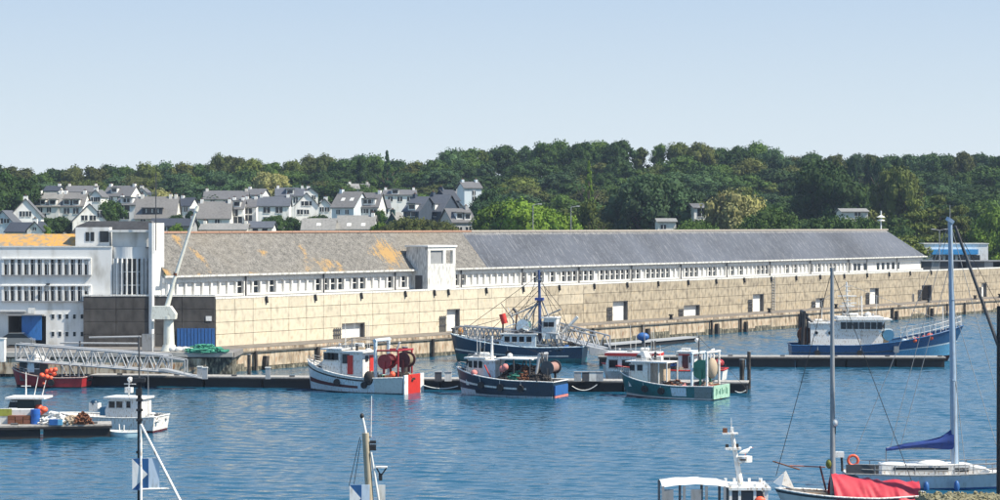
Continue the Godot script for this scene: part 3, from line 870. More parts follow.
func lamp_post(p: Vector3, h: float, label: String, two: bool):
	var d := -p.z
	var base := ground(p.x, d)
	var t := thing("street_lamp", label, "lamp post", Vector3(p.x, base, p.z))
	var top := p.y + h * 0.45 - base
	bar(t, "pole", Vector3(0, -0.2, 0), Vector3(0, top, 0), 0.12, M.grey, 0.07)
	for sx in ([-1, 1] if two else [1]):
		bar(t, "arm", Vector3(0, top - 0.05, 0), Vector3(sx * 1.0, top + 0.15, 0), 0.06, M.grey)
		bx(t, "lamp_head", Vector3(sx * 1.2, top + 0.15, 0), Vector3(0.6, 0.14, 0.3), M.old_white)

func net_heap(parent: Node3D, r: Vector3, m: Material, seed_: int, called := "net_pile"):
	var r2 := RandomNumberGenerator.new()
	r2.seed = seed_
	var st := begin()
	for k in 46:
		var a := r2.randf() * TAU
		var q := sqrt(r2.randf())
		var c := Vector3(cos(a) * q * r.x, 0, sin(a) * q * r.z)
		c.y = r.y * (1.0 - q * q) * r2.randf_range(0.5, 1.0) + 0.08
		var pts := []
		for j in 5:
			pts.append(c + Vector3(r2.randf_range(-1, 1) * r.x * 0.35, r2.randf_range(-0.5, 0.5) * r.y * 0.35, r2.randf_range(-1, 1) * r.z * 0.35))
		rope(st, pts, 0.07, 5)
	var n := 10
	for i in n:
		for j in 5:
			var f := func(a: float, e: float): return Vector3(cos(a) * cos(e) * r.x * 0.9, sin(e) * r.y * 0.8, sin(a) * cos(e) * r.z * 0.9) * (1.0 + 0.18 * sin(a * 5.0 + e * 4.0))
			quad(st, f.call(TAU * i / n, PI / 2 * j / 5), f.call(TAU * i / n, PI / 2 * (j + 1) / 5), f.call(TAU * (i + 1) / n, PI / 2 * (j + 1) / 5), f.call(TAU * (i + 1) / n, PI / 2 * j / 5))
	done(parent, called, st, m)

func car(called: String, p: Vector3, label: String, c: Color, turn: float):
	var t := thing(called, label, "car", p, turn, "cars parked by the office")
	var m := plain(c, 0.25, 0.2)
	m.clearcoat_enabled = true
	var st := begin()
	prism(st, PackedVector2Array([Vector2(-2.0, 0.3), Vector2(-2.02, 0.75), Vector2(-1.9, 0.92), Vector2(-0.9, 1.0), Vector2(1.9, 0.98), Vector2(2.05, 0.8), Vector2(2.02, 0.3)]), -0.84, 0.84)
	done(t, "body", st, m)
	st = begin()
	prism(st, PackedVector2Array([Vector2(-1.0, 0.98), Vector2(-0.3, 1.42), Vector2(1.2, 1.44), Vector2(1.85, 0.98)]), -0.72, 0.72)
	done(t, "cabin", st, M.glass)
	bx(t, "roof", Vector3(0.45, 1.45, 0), Vector3(1.5, 0.07, 1.36), m)
	for sx in [-1.25, 1.3]:
		for sz in [-0.8, 0.8]:
			var w := drum(t, "wheel", Vector3(sx, 0.31, sz), Vector3(0, 0, 1), 0.31, 0.2, M.black)
	for sz in [-0.6, 0.6]:
		bx(t, "headlight", Vector3(-1.98, 0.72, sz), Vector3(0.12, 0.14, 0.3), M.white)

# ---------------------------------------------------------------- houses on the hill
# one house: its front runs between two photo columns at distance d; rows of eaves and ridge give its heights.
# side: 0 roof slope to the front, 1 gable to the front; turn: extra yaw in degrees
func house(label: String, x0: float, x1: float, py_ridge: float, py_eave: float, d: float, side: int, turn: float, wall: Material, roof: Material, win: Array, opt := {}):
	var s := d / F
	var c := W((x0 + x1) / 2, HZ, d)
	var dep: float = opt.get("deep", 7.5)
	var g := ground(c.x, d + dep / 2) - 1.2
	var w := (x1 - x0) * s
	var he := EYE - (py_eave - HZ) * s - g
	var hr := EYE - (py_ridge - HZ) * s - g
	var t := thing("house", label, "house", Vector3(c.x, g, -d), deg_to_rad(turn), "houses on the hill")
	# local: x across the front, z towards the viewer, front at z = 0
	var x := w / 2
	var lap := 0.3
	var wl := begin()
	if side == 0:
		cube(wl, Vector3(-x, 0, -dep), Vector3(x, he, 0))
		for sx in [-x, x]:
			tri(wl, Vector3(sx, he, 0), Vector3(sx, hr - 0.1, -dep / 2), Vector3(sx, he, -dep))
	else:
		cube(wl, Vector3(-x, 0, -dep), Vector3(x, he, 0))
		for sz in [0.0, -dep]:
			tri(wl, Vector3(-x, he, sz), Vector3(0, hr - 0.1, sz), Vector3(x, he, sz))
	done(t, "wall", wl, wall)
	var rf := begin()
	if side == 0:
		var fall := (hr - he) / (dep / 2)
		var a := [Vector3(-x - lap, he - fall * lap, lap), Vector3(x + lap, he - fall * lap, lap), Vector3(x + lap, hr, -dep / 2), Vector3(-x - lap, hr, -dep / 2), Vector3(-x - lap, he - fall * lap, -dep - lap), Vector3(x + lap, he - fall * lap, -dep - lap)]
		var up := Vector3(0, 0.16, 0)
		quad(rf, a[0] + up, a[1] + up, a[2] + up, a[3] + up); quad(rf, a[3] + up, a[2] + up, a[5] + up, a[4] + up)
		quad(rf, a[0], a[1], a[1] + up, a[0] + up); quad(rf, a[4], a[5], a[5] + up, a[4] + up)
		for p in [[0, 3], [3, 4], [1, 2], [2, 5]]: quad(rf, a[p[0]], a[p[1]], a[p[1]] + up, a[p[0]] + up)
	else:
		var fall := (hr - he) / x
		var a := [Vector3(-x - lap, he - fall * lap, lap), Vector3(0, hr, lap), Vector3(x + lap, he - fall * lap, lap), Vector3(-x - lap, he - fall * lap, -dep - lap), Vector3(0, hr, -dep - lap), Vector3(x + lap, he - fall * lap, -dep - lap)]
		var up := Vector3(0, 0.16, 0)
		quad(rf, a[0] + up, a[1] + up, a[4] + up, a[3] + up); quad(rf, a[1] + up, a[2] + up, a[5] + up, a[4] + up)
		for p in [[0, 1], [1, 2], [3, 4], [4, 5], [0, 3], [2, 5]]: quad(rf, a[p[0]], a[p[1]], a[p[1]] + up, a[p[0]] + up)
	done(t, "roof", rf, roof)
	# windows on the front: [fraction across, photo row of the middle, width m, height m]
	for q in win:
		var wy: float = EYE - (q[1] - HZ) * s - g
		var wx: float = lerpf(-x, x, q[0])
		var o := bx(t, "window", Vector3(wx, wy, 0.02), Vector3(q[2], q[3], 0.08), M.glass)
		var f := begin()
		for e in [[-q[2] / 2, -q[3] / 2, q[2] / 2, -q[3] / 2 + 0.1], [-q[2] / 2, q[3] / 2 - 0.08, q[2] / 2, q[3] / 2], [-0.05, -q[3] / 2, 0.05, q[3] / 2]]:
			cube(f, Vector3(wx + e[0], wy + e[1], 0.03), Vector3(wx + e[2], wy + e[3], 0.1))
		done(t, "window_frame", f, M.white)
	# dormers on the front slope: [fraction across, fraction up the slope, width]
	for q in opt.get("dormers", []):
		var dx := lerpf(-x, x, q[0])
		var dz: float = -dep / 2 * q[1]
		var dy: float = lerpf(he, hr, q[1])
		var dw: float = q[2]
		bx(t, "dormer", Vector3(dx, dy + 0.65, dz - 0.9), Vector3(dw, 1.3, 2.2), q[3] if q.size() > 3 else M.white)
		bx(t, "dormer_window", Vector3(dx, dy + 0.7, dz + 0.23), Vector3(dw * 0.72, 0.8, 0.06), M.glass)
		if dw > 2.0:
			for j in 3: bx(t, "dormer_mullion", Vector3(dx - dw * 0.3 + j * dw * 0.3, dy + 0.7, dz + 0.27), Vector3(0.16, 0.85, 0.06), M.white)
		bx(t, "dormer_roof", Vector3(dx, dy + 1.38, dz - 0.8), Vector3(dw + 0.4, 0.16, 2.8), roof)
	# skylights flush in the slope
	for q in opt.get("skylights", []):
		var sk := bx(t, "skylight", Vector3(lerpf(-x, x, q[0]), lerpf(he, hr, q[1]) + 0.2, -dep / 2 * q[1]), Vector3(0.8, 0.08, 1.0), M.old_white)
		sk.transform = Transform3D(Basis(Vector3.RIGHT, atan2(hr - he, dep / 2)) * Basis.from_scale(Vector3(0.8, 0.08, 1.0)), sk.position)
	for q in opt.get("chimneys", [0.0, 1.0]):
		var cx := lerpf(-x + 0.45, x - 0.45, q)
		var top := hr + 0.6
		var cz: float = -dep / 2 if side == 0 else -dep * 0.15 - 0.3 * q
		var cy := hr - 0.6
		if side == 1: cx = 0.0; cz = -0.5 if q < 0.5 else -dep + 0.5
		bx(t, "chimney", Vector3(cx, (cy + top) / 2, cz), Vector3(0.9 if side == 1 else 0.6, top - cy, 0.6 if side == 1 else 1.0), wall)
		bx(t, "chimney_cap", Vector3(cx, top + 0.06, cz), Vector3(0.7, 0.1, 0.7), M.dark_grey)
		bx(t, "chimney_pot", Vector3(cx, top + 0.2, cz), Vector3(0.22, 0.26, 0.22), M.rust)

func houses():
	var wh: Material = paint(Color(0.83, 0.83, 0.81), 0.8, 0.08, 0.5)
	var cr: Material = paint(Color(0.76, 0.74, 0.68), 0.8, 0.08, 0.5)
	var bl: Material = paint(Color(0.58, 0.66, 0.72), 0.8, 0.08, 0.5)
	var gy: Material = paint(Color(0.36, 0.37, 0.38), 0.8, 0.08, 0.5)
	var nv: Material = paint(Color(0.035, 0.055, 0.085), 0.8, 0.08, 0.5)
	var tl: Material = paint(Color(0.03, 0.085, 0.075), 0.8, 0.08, 0.5)
	var S: Array = M.slate
	# uphill row
	house("grey roofed house highest on the hill, before the dark trees", 66, 96, 186, 192, 545, 0, 4, cr, S[0], [[0.3, 195, 0.9, 1.2], [0.7, 195, 0.9, 1.2]])
	house("slate roofed house with a white gable end, uphill of the gabled villas", 102, 131, 186, 196, 540, 0, -14, wh, S[0], [[0.3, 199, 0.9, 1.2], [0.6, 199, 0.9, 1.2]], {"dormers": [[0.35, 0.3, 1.6]]})
	house("small grey roofed cottage among the trees", 136, 147, 188, 193, 550, 1, 0, cr, S[0], [[0.5, 193, 0.8, 1.0]], {"chimneys": [0.0]})
	house("long grey roof behind the broad grey roofed house", 204, 247, 191, 199, 520, 0, 3, cr, S[0], [[0.2, 203, 1, 1.2], [0.5, 203, 1, 1.2], [0.8, 203, 1, 1.2]])
	house("dark roofed house behind the white gabled house", 276, 304, 188, 196, 530, 0, 5, wh, S[2], [[0.3, 200, 1, 1.3], [0.7, 200, 1, 1.3]], {"dormers": [[0.5, 0.2, 1.8]]})
	house("small pale cottage high among the trees", 349, 359, 184, 189, 560, 0, 8, wh, S[4], [[0.5, 191, 0.8, 0.9]], {"chimneys": [0.0]})
	house("low cottage with a pale roof beside the tall dark conifer", 360, 368, 184, 188, 566, 0, 0, cr, S[1], [[0.5, 190, 0.8, 0.8]], {"chimneys": [1.0]})
	house("wide grey roofed house uphill of the dark gabled houses", 384, 416, 190, 195, 525, 0, 4, wh, S[0], [[0.2, 199, 1.1, 1.3], [0.5, 199, 1.1, 1.3], [0.8, 199, 1.1, 1.3]], {"dormers": [[0.35, 0.1, 1.8]]})
	house("grey roofed house behind the navy gable", 441, 460, 191, 197, 525, 0, 3, cr, S[1], [[0.5, 200, 1, 1.2]])
	house("narrow tall pale blue house beside a dark evergreen", 464, 482, 182, 188, 515, 0, 18, bl, S[0], [[0.55, 193, 0.8, 1.2], [0.55, 199, 0.8, 1.2]], {"deep": 6.0})
	# middle row
	house("pair of pale grey roofed white houses with dormers, light roofed half", 34, 59, 193, 206, 480, 0, -3, wh, S[4], [[0.25, 210, 0.9, 1.3], [0.6, 210, 0.9, 1.3], [0.4, 216, 0.9, 1.3]], {"dormers": [[0.35, 0.05, 1.2], [0.75, 0.05, 1.6]]})
	house("pair of pale grey roofed white houses with dormers, darker roofed half", 59.6, 83, 193, 206, 480, 0, -3, wh, S[1], [[0.3, 211, 1.2, 1.4], [0.7, 211, 1.2, 1.4]], {"dormers": [[0.3, 0.05, 1.5], [0.7, 0.05, 1.5]]})
	house("white house with a loggia and flat dormer beside the big dormer house", 116, 136, 198, 205, 470, 0, -4, wh, S[0], [[0.4, 208, 2.4, 1.6], [0.4, 216, 2.2, 1.6]], {"dormers": [[0.5, 0.2, 2.6]]})
	house("big grey roofed house with a long dark dormer of three windows", 135, 175, 197, 218, 462, 0, 0, cr, S[1], [[0.2, 222, 1, 1.3], [0.8, 222, 1, 1.3]], {"dormers": [[0.42, 0.18, 4.2, S[3]]], "chimneys": [0.05, 0.85, 1.0], "deep": 9.0})
	house("broad plain grey roof and white walls behind the jib", 198, 230, 202, 218, 455, 0, 2, wh, S[1], [[0.25, 222, 0.9, 1.2], [0.6, 222, 0.9, 1.2]])
	house("grey roofed house with balconies between two grey roofs", 230, 243, 200, 209, 462, 0, 0, wh, S[0], [[0.35, 213, 1.4, 1.6], [0.6, 220, 1.8, 1.6]], {"dormers": [[0.5, 0.2, 1.6]]})
	house("narrow grey roofed house with white railings", 243, 256, 199, 207, 466, 0, 0, wh, S[0], [[0.4, 211, 1.6, 1.4], [0.4, 218, 1.6, 1.4]])
	house("white house with blue slate roof and two pairs of shuttered windows", 258, 289, 197, 206, 458, 0, 2, wh, S[2], [[0.28, 210, 1.4, 1.4], [0.68, 210, 1.4, 1.4], [0.28, 220, 1.4, 1.4], [0.68, 220, 1.4, 1.4]])
	house("white gabled house with four small windows facing the port", 295, 318, 193, 205, 468, 1, 6, wh, S[2], [[0.4, 203.5, 1.2, 1.1], [0.6, 203.5, 1.2, 1.1], [0.22, 212, 1.2, 1.2], [0.5, 212, 1.0, 1.1]], {"chimneys": [1.0]})
	house("bluish white house with broad grey roof and skylights", 330, 355, 192, 207, 460, 0, -24, bl, S[1], [[0.3, 212, 0.8, 1.1], [0.7, 212, 0.8, 1.1]], {"skylights": [[0.35, 0.45], [0.75, 0.45]], "chimneys": [0.0]})
	house("white house with grey roof and one wide white dormer", 354, 378, 193, 207, 462, 0, -10, wh, S[0], [[0.25, 211, 1.0, 1.1], [0.5, 211, 1.0, 1.1], [0.82, 212, 1.4, 1.3]], {"dormers": [[0.55, 0.15, 3.2]], "chimneys": [1.0]})
	house("dark clad house with steep dark roof, first of two", 402, 420, 197, 211, 448, 0, -30, nv, S[2], [[0.5, 214, 2.0, 1.2]], {"dormers": [[0.55, 0.05, 1.8]], "chimneys": [0.0]})
	house("dark clad house with steep dark roof, beside the navy chimney wall", 420, 443, 195, 211, 452, 0, -30, nv, S[2], [[0.5, 214, 2.4, 1.2]], {"dormers": [[0.45, 0.05, 2.2]], "chimneys": [0.0]})
	house("tall navy painted gable house with dark roof", 433, 447, 190, 199, 462, 1, -20, nv, S[3], [[0.6, 205, 0.9, 1.2]], {"chimneys": [0.0]})
	house("little white gabled house below the pale blue house", 450, 463, 199, 207, 470, 1, 10, wh, S[0], [[0.5, 208, 0.9, 1.1]], {"chimneys": [0.0]})
	# lower row
	house("white gable house with chimney and two upper windows above the orange roof", 10, 41, 199, 216, 430, 1, 8, wh, S[0], [[0.4, 214, 1.0, 1.2], [0.6, 214, 1.0, 1.2]], {"chimneys": [0.0]})
	house("pale house with teal gable trim beside the white gable house", -8, 13, 211, 222, 425, 1, -6, bl, S[2], [[0.4, 221, 1.0, 1.2], [0.7, 221, 1.0, 1.0]], {"chimneys": []})
	house("dark roofed lean house in front of the white gable house", 5, 27, 223, 232, 405, 0, -6, wh, S[3], [], {"chimneys": []})
	house("small white gable close above the orange roof", 27, 42, 222, 230, 402, 1, 0, wh, S[3], [[0.5, 229, 0.6, 0.8]], {"chimneys": [0.0]})
	house("white villa with a steep asymmetric gable and chimney", 73, 106, 204, 221, 440, 1, 12, wh, S[2], [[0.35, 218, 1.2, 1.2], [0.6, 218, 1.2, 1.2], [0.8, 214, 0.9, 1.6]], {"chimneys": [0.0]})
	house("low pale roofed house with one broad skylight behind the hall", 302, 334, 219, 230, 415, 0, 0, wh, S[4], [], {"chimneys": [], "skylights": [[0.5, 0.4]]})
	house("low light grey roofed house with two skylights behind the hall", 336, 373, 216, 229, 418, 0, -4, wh, S[4], [], {"chimneys": [1.0], "skylights": [[0.33, 0.25], [0.72, 0.25]]})
	house("dark green gable among dark bushes", 384, 400, 213, 226, 410, 1, -10, tl, S[4], [], {"chimneys": [0.0]})
	house("grey roofed stone house with white dormers below the small gable", 452, 476, 209, 222, 420, 0, 22, gy, S[0], [[0.7, 229, 1.0, 1.0], [0.3, 229, 1.0, 1.0]], {"dormers": [[0.35, 0.2, 1.3], [0.7, 0.15, 1.3]], "chimneys": [1.0]})
	house("low grey roofed house close behind the red ridge tiles", 200, 246, 224, 230, 408, 0, 0, cr, S[4], [], {"chimneys": [0.0, 1.0]})
	house("pale blue roofed low house behind the hall ridge", 248, 272, 222, 228, 412, 0, 0, wh, S[2], [[0.3, 231, 1, 1], [0.7, 231, 1, 1]], {"chimneys": []})
	house("grey house with dark flat roofs behind the office penthouse", 150, 192, 219, 226, 425, 0, 0, gy, S[3], [[0.4, 229, 1.2, 1.0]], {"chimneys": [1.0]})
	var r3 := RandomNumberGenerator.new()
	r3.seed = 12
	for q in [[90, 101, 190, 196, 500, "grey roofed cottage wedged between the dormer pair and the villas"], [148, 160, 193, 199, 515, "small white cottage uphill of the big dormer house"], [176, 190, 198, 206, 490, "white cottage with dark roof behind the cypress"], [186, 199, 209, 217, 470, "low cottage with dark roof beside the cypress"], [318, 331, 199, 206, 495, "white cottage with dark roof behind the skylight house"], [304, 318, 188, 194, 545, "dark roofed cottage above the white gabled house"], [376, 390, 200, 208, 485, "white cottage with dark roof beside the wide dormer house"], [244, 262, 189, 195, 540, "little white house high behind the railings house"], [44, 58, 186, 191, 530, "white cottage above the pair of grey roofed houses"], [470, 484, 210, 218, 450, "white cottage with dark roof below the tall pale blue house"]]:
		house(q[5], q[0], q[1], q[2], q[3], q[4], 0 if r3.randf() < 0.7 else 1, r3.randf_range(-12, 12), wh, S[r3.randi_range(0, 3)], [[0.3, q[3] + 3.5, 0.9, 1.2], [0.7, q[3] + 3.5, 0.9, 1.2]], {"chimneys": [float(r3.randi() % 2)]})
	# houses half hidden in the wood
	house("cream low building behind a clipped hedge", 658, 676, 219, 222, 405, 0, 0, cr, S[4], [[0.3, 227, 1.0, 1.0]], {"chimneys": []})
	house("white house front glimpsed between trees beside the blossoming tree", 694, 709, 204, 208, 430, 0, 6, wh, S[0], [[0.5, 212, 1.6, 2.0]], {"chimneys": []})
	house("white wall and flat grey roof glimpsed high in the wood", 842, 868, 209, 212, 440, 0, 0, cr, S[4], [[0.6, 214, 1.2, 1.0]], {"chimneys": []})

# ---------------------------------------------------------------- trees
func leaf_material(c: Color) -> StandardMaterial3D:
	var m := StandardMaterial3D.new()
	m.albedo_color = sr(c)
	m.vertex_color_use_as_albedo = true
	m.roughness = 0.75
	m.metallic_specular = 0.25
	m.backlight_enabled = true
	m.backlight = Color(0.4, 0.45, 0.2)
	return m
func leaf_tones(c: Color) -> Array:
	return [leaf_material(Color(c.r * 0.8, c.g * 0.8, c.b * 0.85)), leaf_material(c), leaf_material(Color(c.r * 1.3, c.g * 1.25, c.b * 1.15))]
# crown of unit height 1 and width about 1, from y = 0.12 to 1: clumps of leaf-sized faces
func crown_mesh(seed_: int, clumps: int, leaves: int, shape: int) -> ArrayMesh:
	var r := RandomNumberGenerator.new()
	r.seed = seed_
	var vs := PackedVector3Array()
	var cs := PackedColorArray()
	for k in clumps:
		var c: Vector3
		var cr: float
		if shape == 0:      # broad round crown, uneven
			var dir := Vector3(r.randfn(), r.randfn() * 0.8 + 0.25, r.randfn()).normalized()
			var q := pow(r.randf(), 0.45)
			c = Vector3(0, 0.56, 0) + Vector3(dir.x * 0.40, dir.y * 0.31, dir.z * 0.40) * q
			cr = r.randf_range(0.12, 0.20)
		elif shape == 1:    # conifer: whorls narrowing upwards
			var y := pow(r.randf(), 1.25)
			var a := r.randf() * TAU
			var rad := (1.0 - y) * 0.27 * sqrt(r.randf_range(0.35, 1.0))
			c = Vector3(cos(a) * rad, 0.1 + y * 0.88, sin(a) * rad)
			cr = lerpf(0.085, 0.03, y)
		elif shape == 2:    # tall narrow crown
			var dir := Vector3(r.randfn(), r.randfn(), r.randfn()).normalized()
			var q := pow(r.randf(), 0.5)
			c = Vector3(0, 0.54, 0) + Vector3(dir.x * 0.22, dir.y * 0.38, dir.z * 0.22) * q
			cr = r.randf_range(0.06, 0.12)
		else:               # layered flat branches of a pine
			var y := r.randf_range(0.35, 0.95)
			var a := r.randf() * TAU
			var rad := sqrt(r.randf()) * (0.5 - 0.35 * absf(y - 0.55) * 2.0)
			c = Vector3(cos(a) * rad, roundf(y * 7.0) / 7.0, sin(a) * rad)
			cr = r.randf_range(0.09, 0.15)
		if k < 9 and (shape == 0 or shape == 2):      # close the top of the crown
			var wide := 0.17 if shape == 0 else 0.09
			c = Vector3(cos(k * 2.4) * wide * r.randf(), r.randf_range(0.72, 0.82), sin(k * 2.4) * wide * r.randf())
			cr = 0.13 if shape == 0 else 0.09
		var flat := 0.45 if shape == 3 else 0.8
		var tone := r.randf_range(0.72, 1.3)
		var warm := r.randf_range(0.9, 1.15)
		for j in leaves:
			var n := Vector3(r.randfn(), r.randfn() + 0.2, r.randfn()).normalized()
			var p := c + Vector3(n.x, n.y * flat, n.z) * cr * r.randf_range(0.55, 1.08)
			var m := (n + Vector3(r.randfn(), r.randfn(), r.randfn()) * 0.55).normalized()
			var u := m.cross(Vector3(r.randfn(), r.randfn(), r.randfn())).normalized()
			var v := m.cross(u)
			var s := r.randf_range(0.014, 0.027)
			var f := tone * r.randf_range(0.85, 1.15)
			var col := Color(f * warm, f, f * 0.9)
			for q2 in [u * s, v * s * 0.8, -u * s, u * s, -u * s, -v * s * 0.8]:
				vs.append(p + q2); cs.append(col)
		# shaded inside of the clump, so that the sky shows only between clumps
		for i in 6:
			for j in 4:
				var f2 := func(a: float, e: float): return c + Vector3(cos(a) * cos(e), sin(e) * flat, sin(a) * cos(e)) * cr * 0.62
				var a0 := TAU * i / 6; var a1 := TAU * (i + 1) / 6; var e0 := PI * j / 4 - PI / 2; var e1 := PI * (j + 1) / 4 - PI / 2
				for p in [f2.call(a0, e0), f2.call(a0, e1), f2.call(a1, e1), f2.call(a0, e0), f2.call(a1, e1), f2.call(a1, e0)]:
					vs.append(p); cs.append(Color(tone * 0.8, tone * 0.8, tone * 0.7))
	var arr := []
	arr.resize(Mesh.ARRAY_MAX)
	arr[Mesh.ARRAY_VERTEX] = vs
	arr[Mesh.ARRAY_COLOR] = cs
	var am := ArrayMesh.new()
	am.add_surface_from_arrays(Mesh.PRIMITIVE_TRIANGLES, arr)
	return am
var crowns := []
var trunk_mesh: ArrayMesh
var leafs := {}
const TREE_WORDS := {"dark": "dark green broad tree", "mid": "mid green rounded tree", "olive": "olive green tree", "bright": "bright yellow green tree", "blue": "bluish green tree", "bloom": "tree in pale blossom", "brown": "brownish green tree", "pine": "tall dark conifer"}
func tree(px: float, py_top: float, d: float, width: float, tint: String, shape := 0, label := "", low := 0.0):
	var p := W(px, py_top, d)
	var g := ground(p.x, d) - low
	var h := p.y - g
	if h < 2.0: return
	var lab := label
	if lab == "":
		var where := "in the wood on the hill crest" if d > 590 else "in the wood on the hillside" if d > 480 else "at the foot of the hill behind the hall"
		if px < 480: where = "on the crest above the houses" if d > 560 else "growing among the houses"
		lab = TREE_WORDS[tint] + " " + where
	var t := thing("tree" if shape != 1 else "conifer", lab, "tree", Vector3(p.x, g, -d), rng.randf() * TAU, lab + " group")
	t.set_meta("group", TREE_WORDS[tint] + "s")
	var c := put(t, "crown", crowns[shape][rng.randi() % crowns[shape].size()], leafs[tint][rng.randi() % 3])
	var wd := width
	# keep the crown's proportions natural: the foliage starts lower on tall trees behind others
	c.transform = Transform3D(Basis.from_scale(Vector3(wd, h, wd)), Vector3.ZERO)
	var k := put(t, "trunk", trunk_mesh, M.bark)
	k.transform = Transform3D(Basis.from_scale(Vector3(h * 0.6, h, h * 0.6)), Vector3(0, -0.3, 0))
func woods():
	M.bark = plain(Color(0.09, 0.07, 0.05), 0.9)
	crowns = [[], [], [], []]
	for k in 5: crowns[0].append(crown_mesh(100 + k, 46, 110, 0))
	for k in 2: crowns[1].append(crown_mesh(200 + k, 60, 60, 1))
	for k in 2: crowns[2].append(crown_mesh(300 + k, 40, 80, 2))
	for k in 2: crowns[3].append(crown_mesh(400 + k, 60, 80, 3))
	var st := begin()
	tube(st, Vector3.ZERO, Vector3(0.01, 0.45, 0), 0.035, 0.022, 7)
	for k in 6:
		var a := k * 2.4
		tube(st, Vector3(0.01, 0.28 + k * 0.03, 0), Vector3(cos(a) * 0.3, 0.55 + 0.05 * (k % 3), sin(a) * 0.3), 0.016, 0.006, 5)
	tube(st, Vector3(0.01, 0.45, 0), Vector3(0, 0.85, 0), 0.022, 0.006, 6)
	st.generate_normals()
	trunk_mesh = st.commit()
	leafs.dark = leaf_tones(Color(0.04032, 0.0805, 0.0221))
	leafs.mid = leaf_tones(Color(0.0672, 0.12075, 0.0255))
	leafs.olive = leaf_tones(Color(0.0952, 0.1242, 0.02975))
	leafs.bright = leaf_tones(Color(0.112, 0.19, 0.024))
	leafs.blue = leaf_tones(Color(0.056, 0.1058, 0.04675))
	leafs.bloom = leaf_tones(Color(0.2912, 0.2875, 0.119))
	leafs.brown = leaf_tones(Color(0.08736, 0.1035, 0.0306))
	leafs.pine = leaf_tones(Color(0.02688, 0.0621, 0.0255))
	leafs.sunny = leafs.bright
	# crest of the hill: tops follow the skyline
	var px := -60.0
	while px < 1070.0:
		var tints := ["dark", "dark", "mid", "olive", "blue", "brown"]
		if px > 440 and px < 700: tints = ["mid", "dark", "olive", "blue", "mid"]
		tree(px, skyline(px) - rng.randf_range(7.0, 11.5), 625.0 + rng.randf_range(-14, 14), rng.randf_range(9.5, 13.0), tints[rng.randi() % tints.size()], 2 if rng.randf() < 0.12 else 0)
		px += rng.randf_range(15, 22)
	# tiers of the wood down the slope
	for row in [[596.0, 0.80], [566.0, 0.62], [536.0, 0.47]]:
		px = -60.0 + rng.randf() * 20.0
		while px < 1070.0:
			var top := lerpf(228.0, skyline(px) - 8.0, row[1]) + rng.randf_range(-5, 5)
			var tints := ["dark", "dark", "mid", "mid", "olive", "blue", "brown"]
			if not (px < 480 and row[0] < 550.0 and rng.randf() < 0.6):
				tree(px, top, row[0] + rng.randf_range(-12, 12), rng.randf_range(10.0, 17.0), tints[rng.randi() % tints.size()], 2 if rng.randf() < 0.15 else 0)
			px += rng.randf_range(17, 26)
	for row in [[500.0, 0.36], [462.0, 0.20], [430.0, 0.07], [402.0, -0.03]]:
		px = 488.0 + rng.randf() * 14.0
		while px < 1070.0:
			var top := lerpf(228.0, skyline(px) - 8.0, row[1]) + rng.randf_range(-12, 7)
			if row[0] < 410.0 and px > 905.0: top += 8.0
			var tints := ["dark", "dark", "mid", "mid", "olive", "blue", "brown", "dark"]
			var house_gap: bool = (row[0] < 440.0 and (px > 648 and px < 716)) or (row[0] < 450.0 and px > 836 and px < 872) or (absf(px - 620) < 10 and row[0] < 545)
			if not house_gap and not (px > 912.0 and row[0] < 445.0):
				tree(px, top, row[0] + rng.randf_range(-9, 9), rng.randf_range(9.0, 16.0), tints[rng.randi() % tints.size()], 2 if rng.randf() < 0.12 else 0)
			px += rng.randf_range(19, 30)
	# trees one can pick out
	tree(387, 150, 570, 9.0, "pine", 1, "tall dark pointed conifer above the houses")
	tree(589, 160, 505, 7.0, "bright", 1, "young pale yellow-green conifer lit by the sun in the dark wood")
	tree(361, 150, 600, 8.0, "dark", 2, "dark tree with a raised top on the crest beside the conifer")
	for q in [[497, 196, 400, 12.0], [518, 195, 396, 12.0], [541, 198, 398, 11.0], [562, 207, 398, 9.0]]:
		tree(q[0], q[1], q[2], q[3], "bright", 0, "bright sunlit yellow-green tree just behind the slate ridge")
	for q in [[589, 190, 402, 9.5], [570, 199, 408, 9.0]]:
		tree(q[0], q[1], q[2], q[3], "olive", 2, "slender olive tree beside the bright green trees")
	for q in [[640, 168, 432, 15.0], [660, 170, 436, 15.0], [676, 174, 440, 13.0]]:
		tree(q[0], q[1], q[2], q[3], "blue", 0, "big bluish green spreading tree in the middle of the wood")
	for q in [[728, 183, 424, 13.0], [744, 188, 428, 10.0], [267, 168, 560, 9.0], [280, 170, 566, 9.0]]:
		tree(q[0], q[1], q[2], q[3], "bloom", 0, "broad tree covered in cream blossom")
	for q in [[767, 200, 398, 12.0], [785, 203, 398, 11.0], [757, 208, 392, 9.0]]:
		tree(q[0], q[1], q[2], q[3], "mid", 0, "rounded mid green tree just behind the slate ridge")
	for q in [[828, 151, 470, 15.0], [816, 160, 474, 13.0], [840, 165, 465, 13.0]]:
		tree(q[0], q[1], q[2], q[3], "dark", 0, "very tall dark tree rising over the hall end")
	for q in [[852, 149, 560, 6.0], [868, 149, 560, 6.0], [878, 148, 560, 6.0], [897, 149, 555, 7.0]]:
		tree(q[0], q[1], q[2], q[3], "pine", 2, "dark narrow tree standing up from the skyline")
	for q in [[905, 158, 480, 10.0], [890, 164, 485, 10.0]]:
		tree(q[0], q[1], q[2], q[3], "olive", 0, "pale olive tree below the narrow skyline trees")
	for q in [[940, 200, 432, 13.0], [920, 204, 430, 11.0], [956, 210, 432, 10.0]]:
		tree(q[0], q[1], q[2], q[3], "olive", 3, "layered cedar with yellow-green tips behind the blue awning")
	for q in [[993, 206, 426, 10.0], [1003, 200, 428, 12.0], [982, 222, 425, 8.0]]:
		tree(q[0], q[1], q[2], q[3], "bright", 0, "bright green tree beside the white building with blue awning")
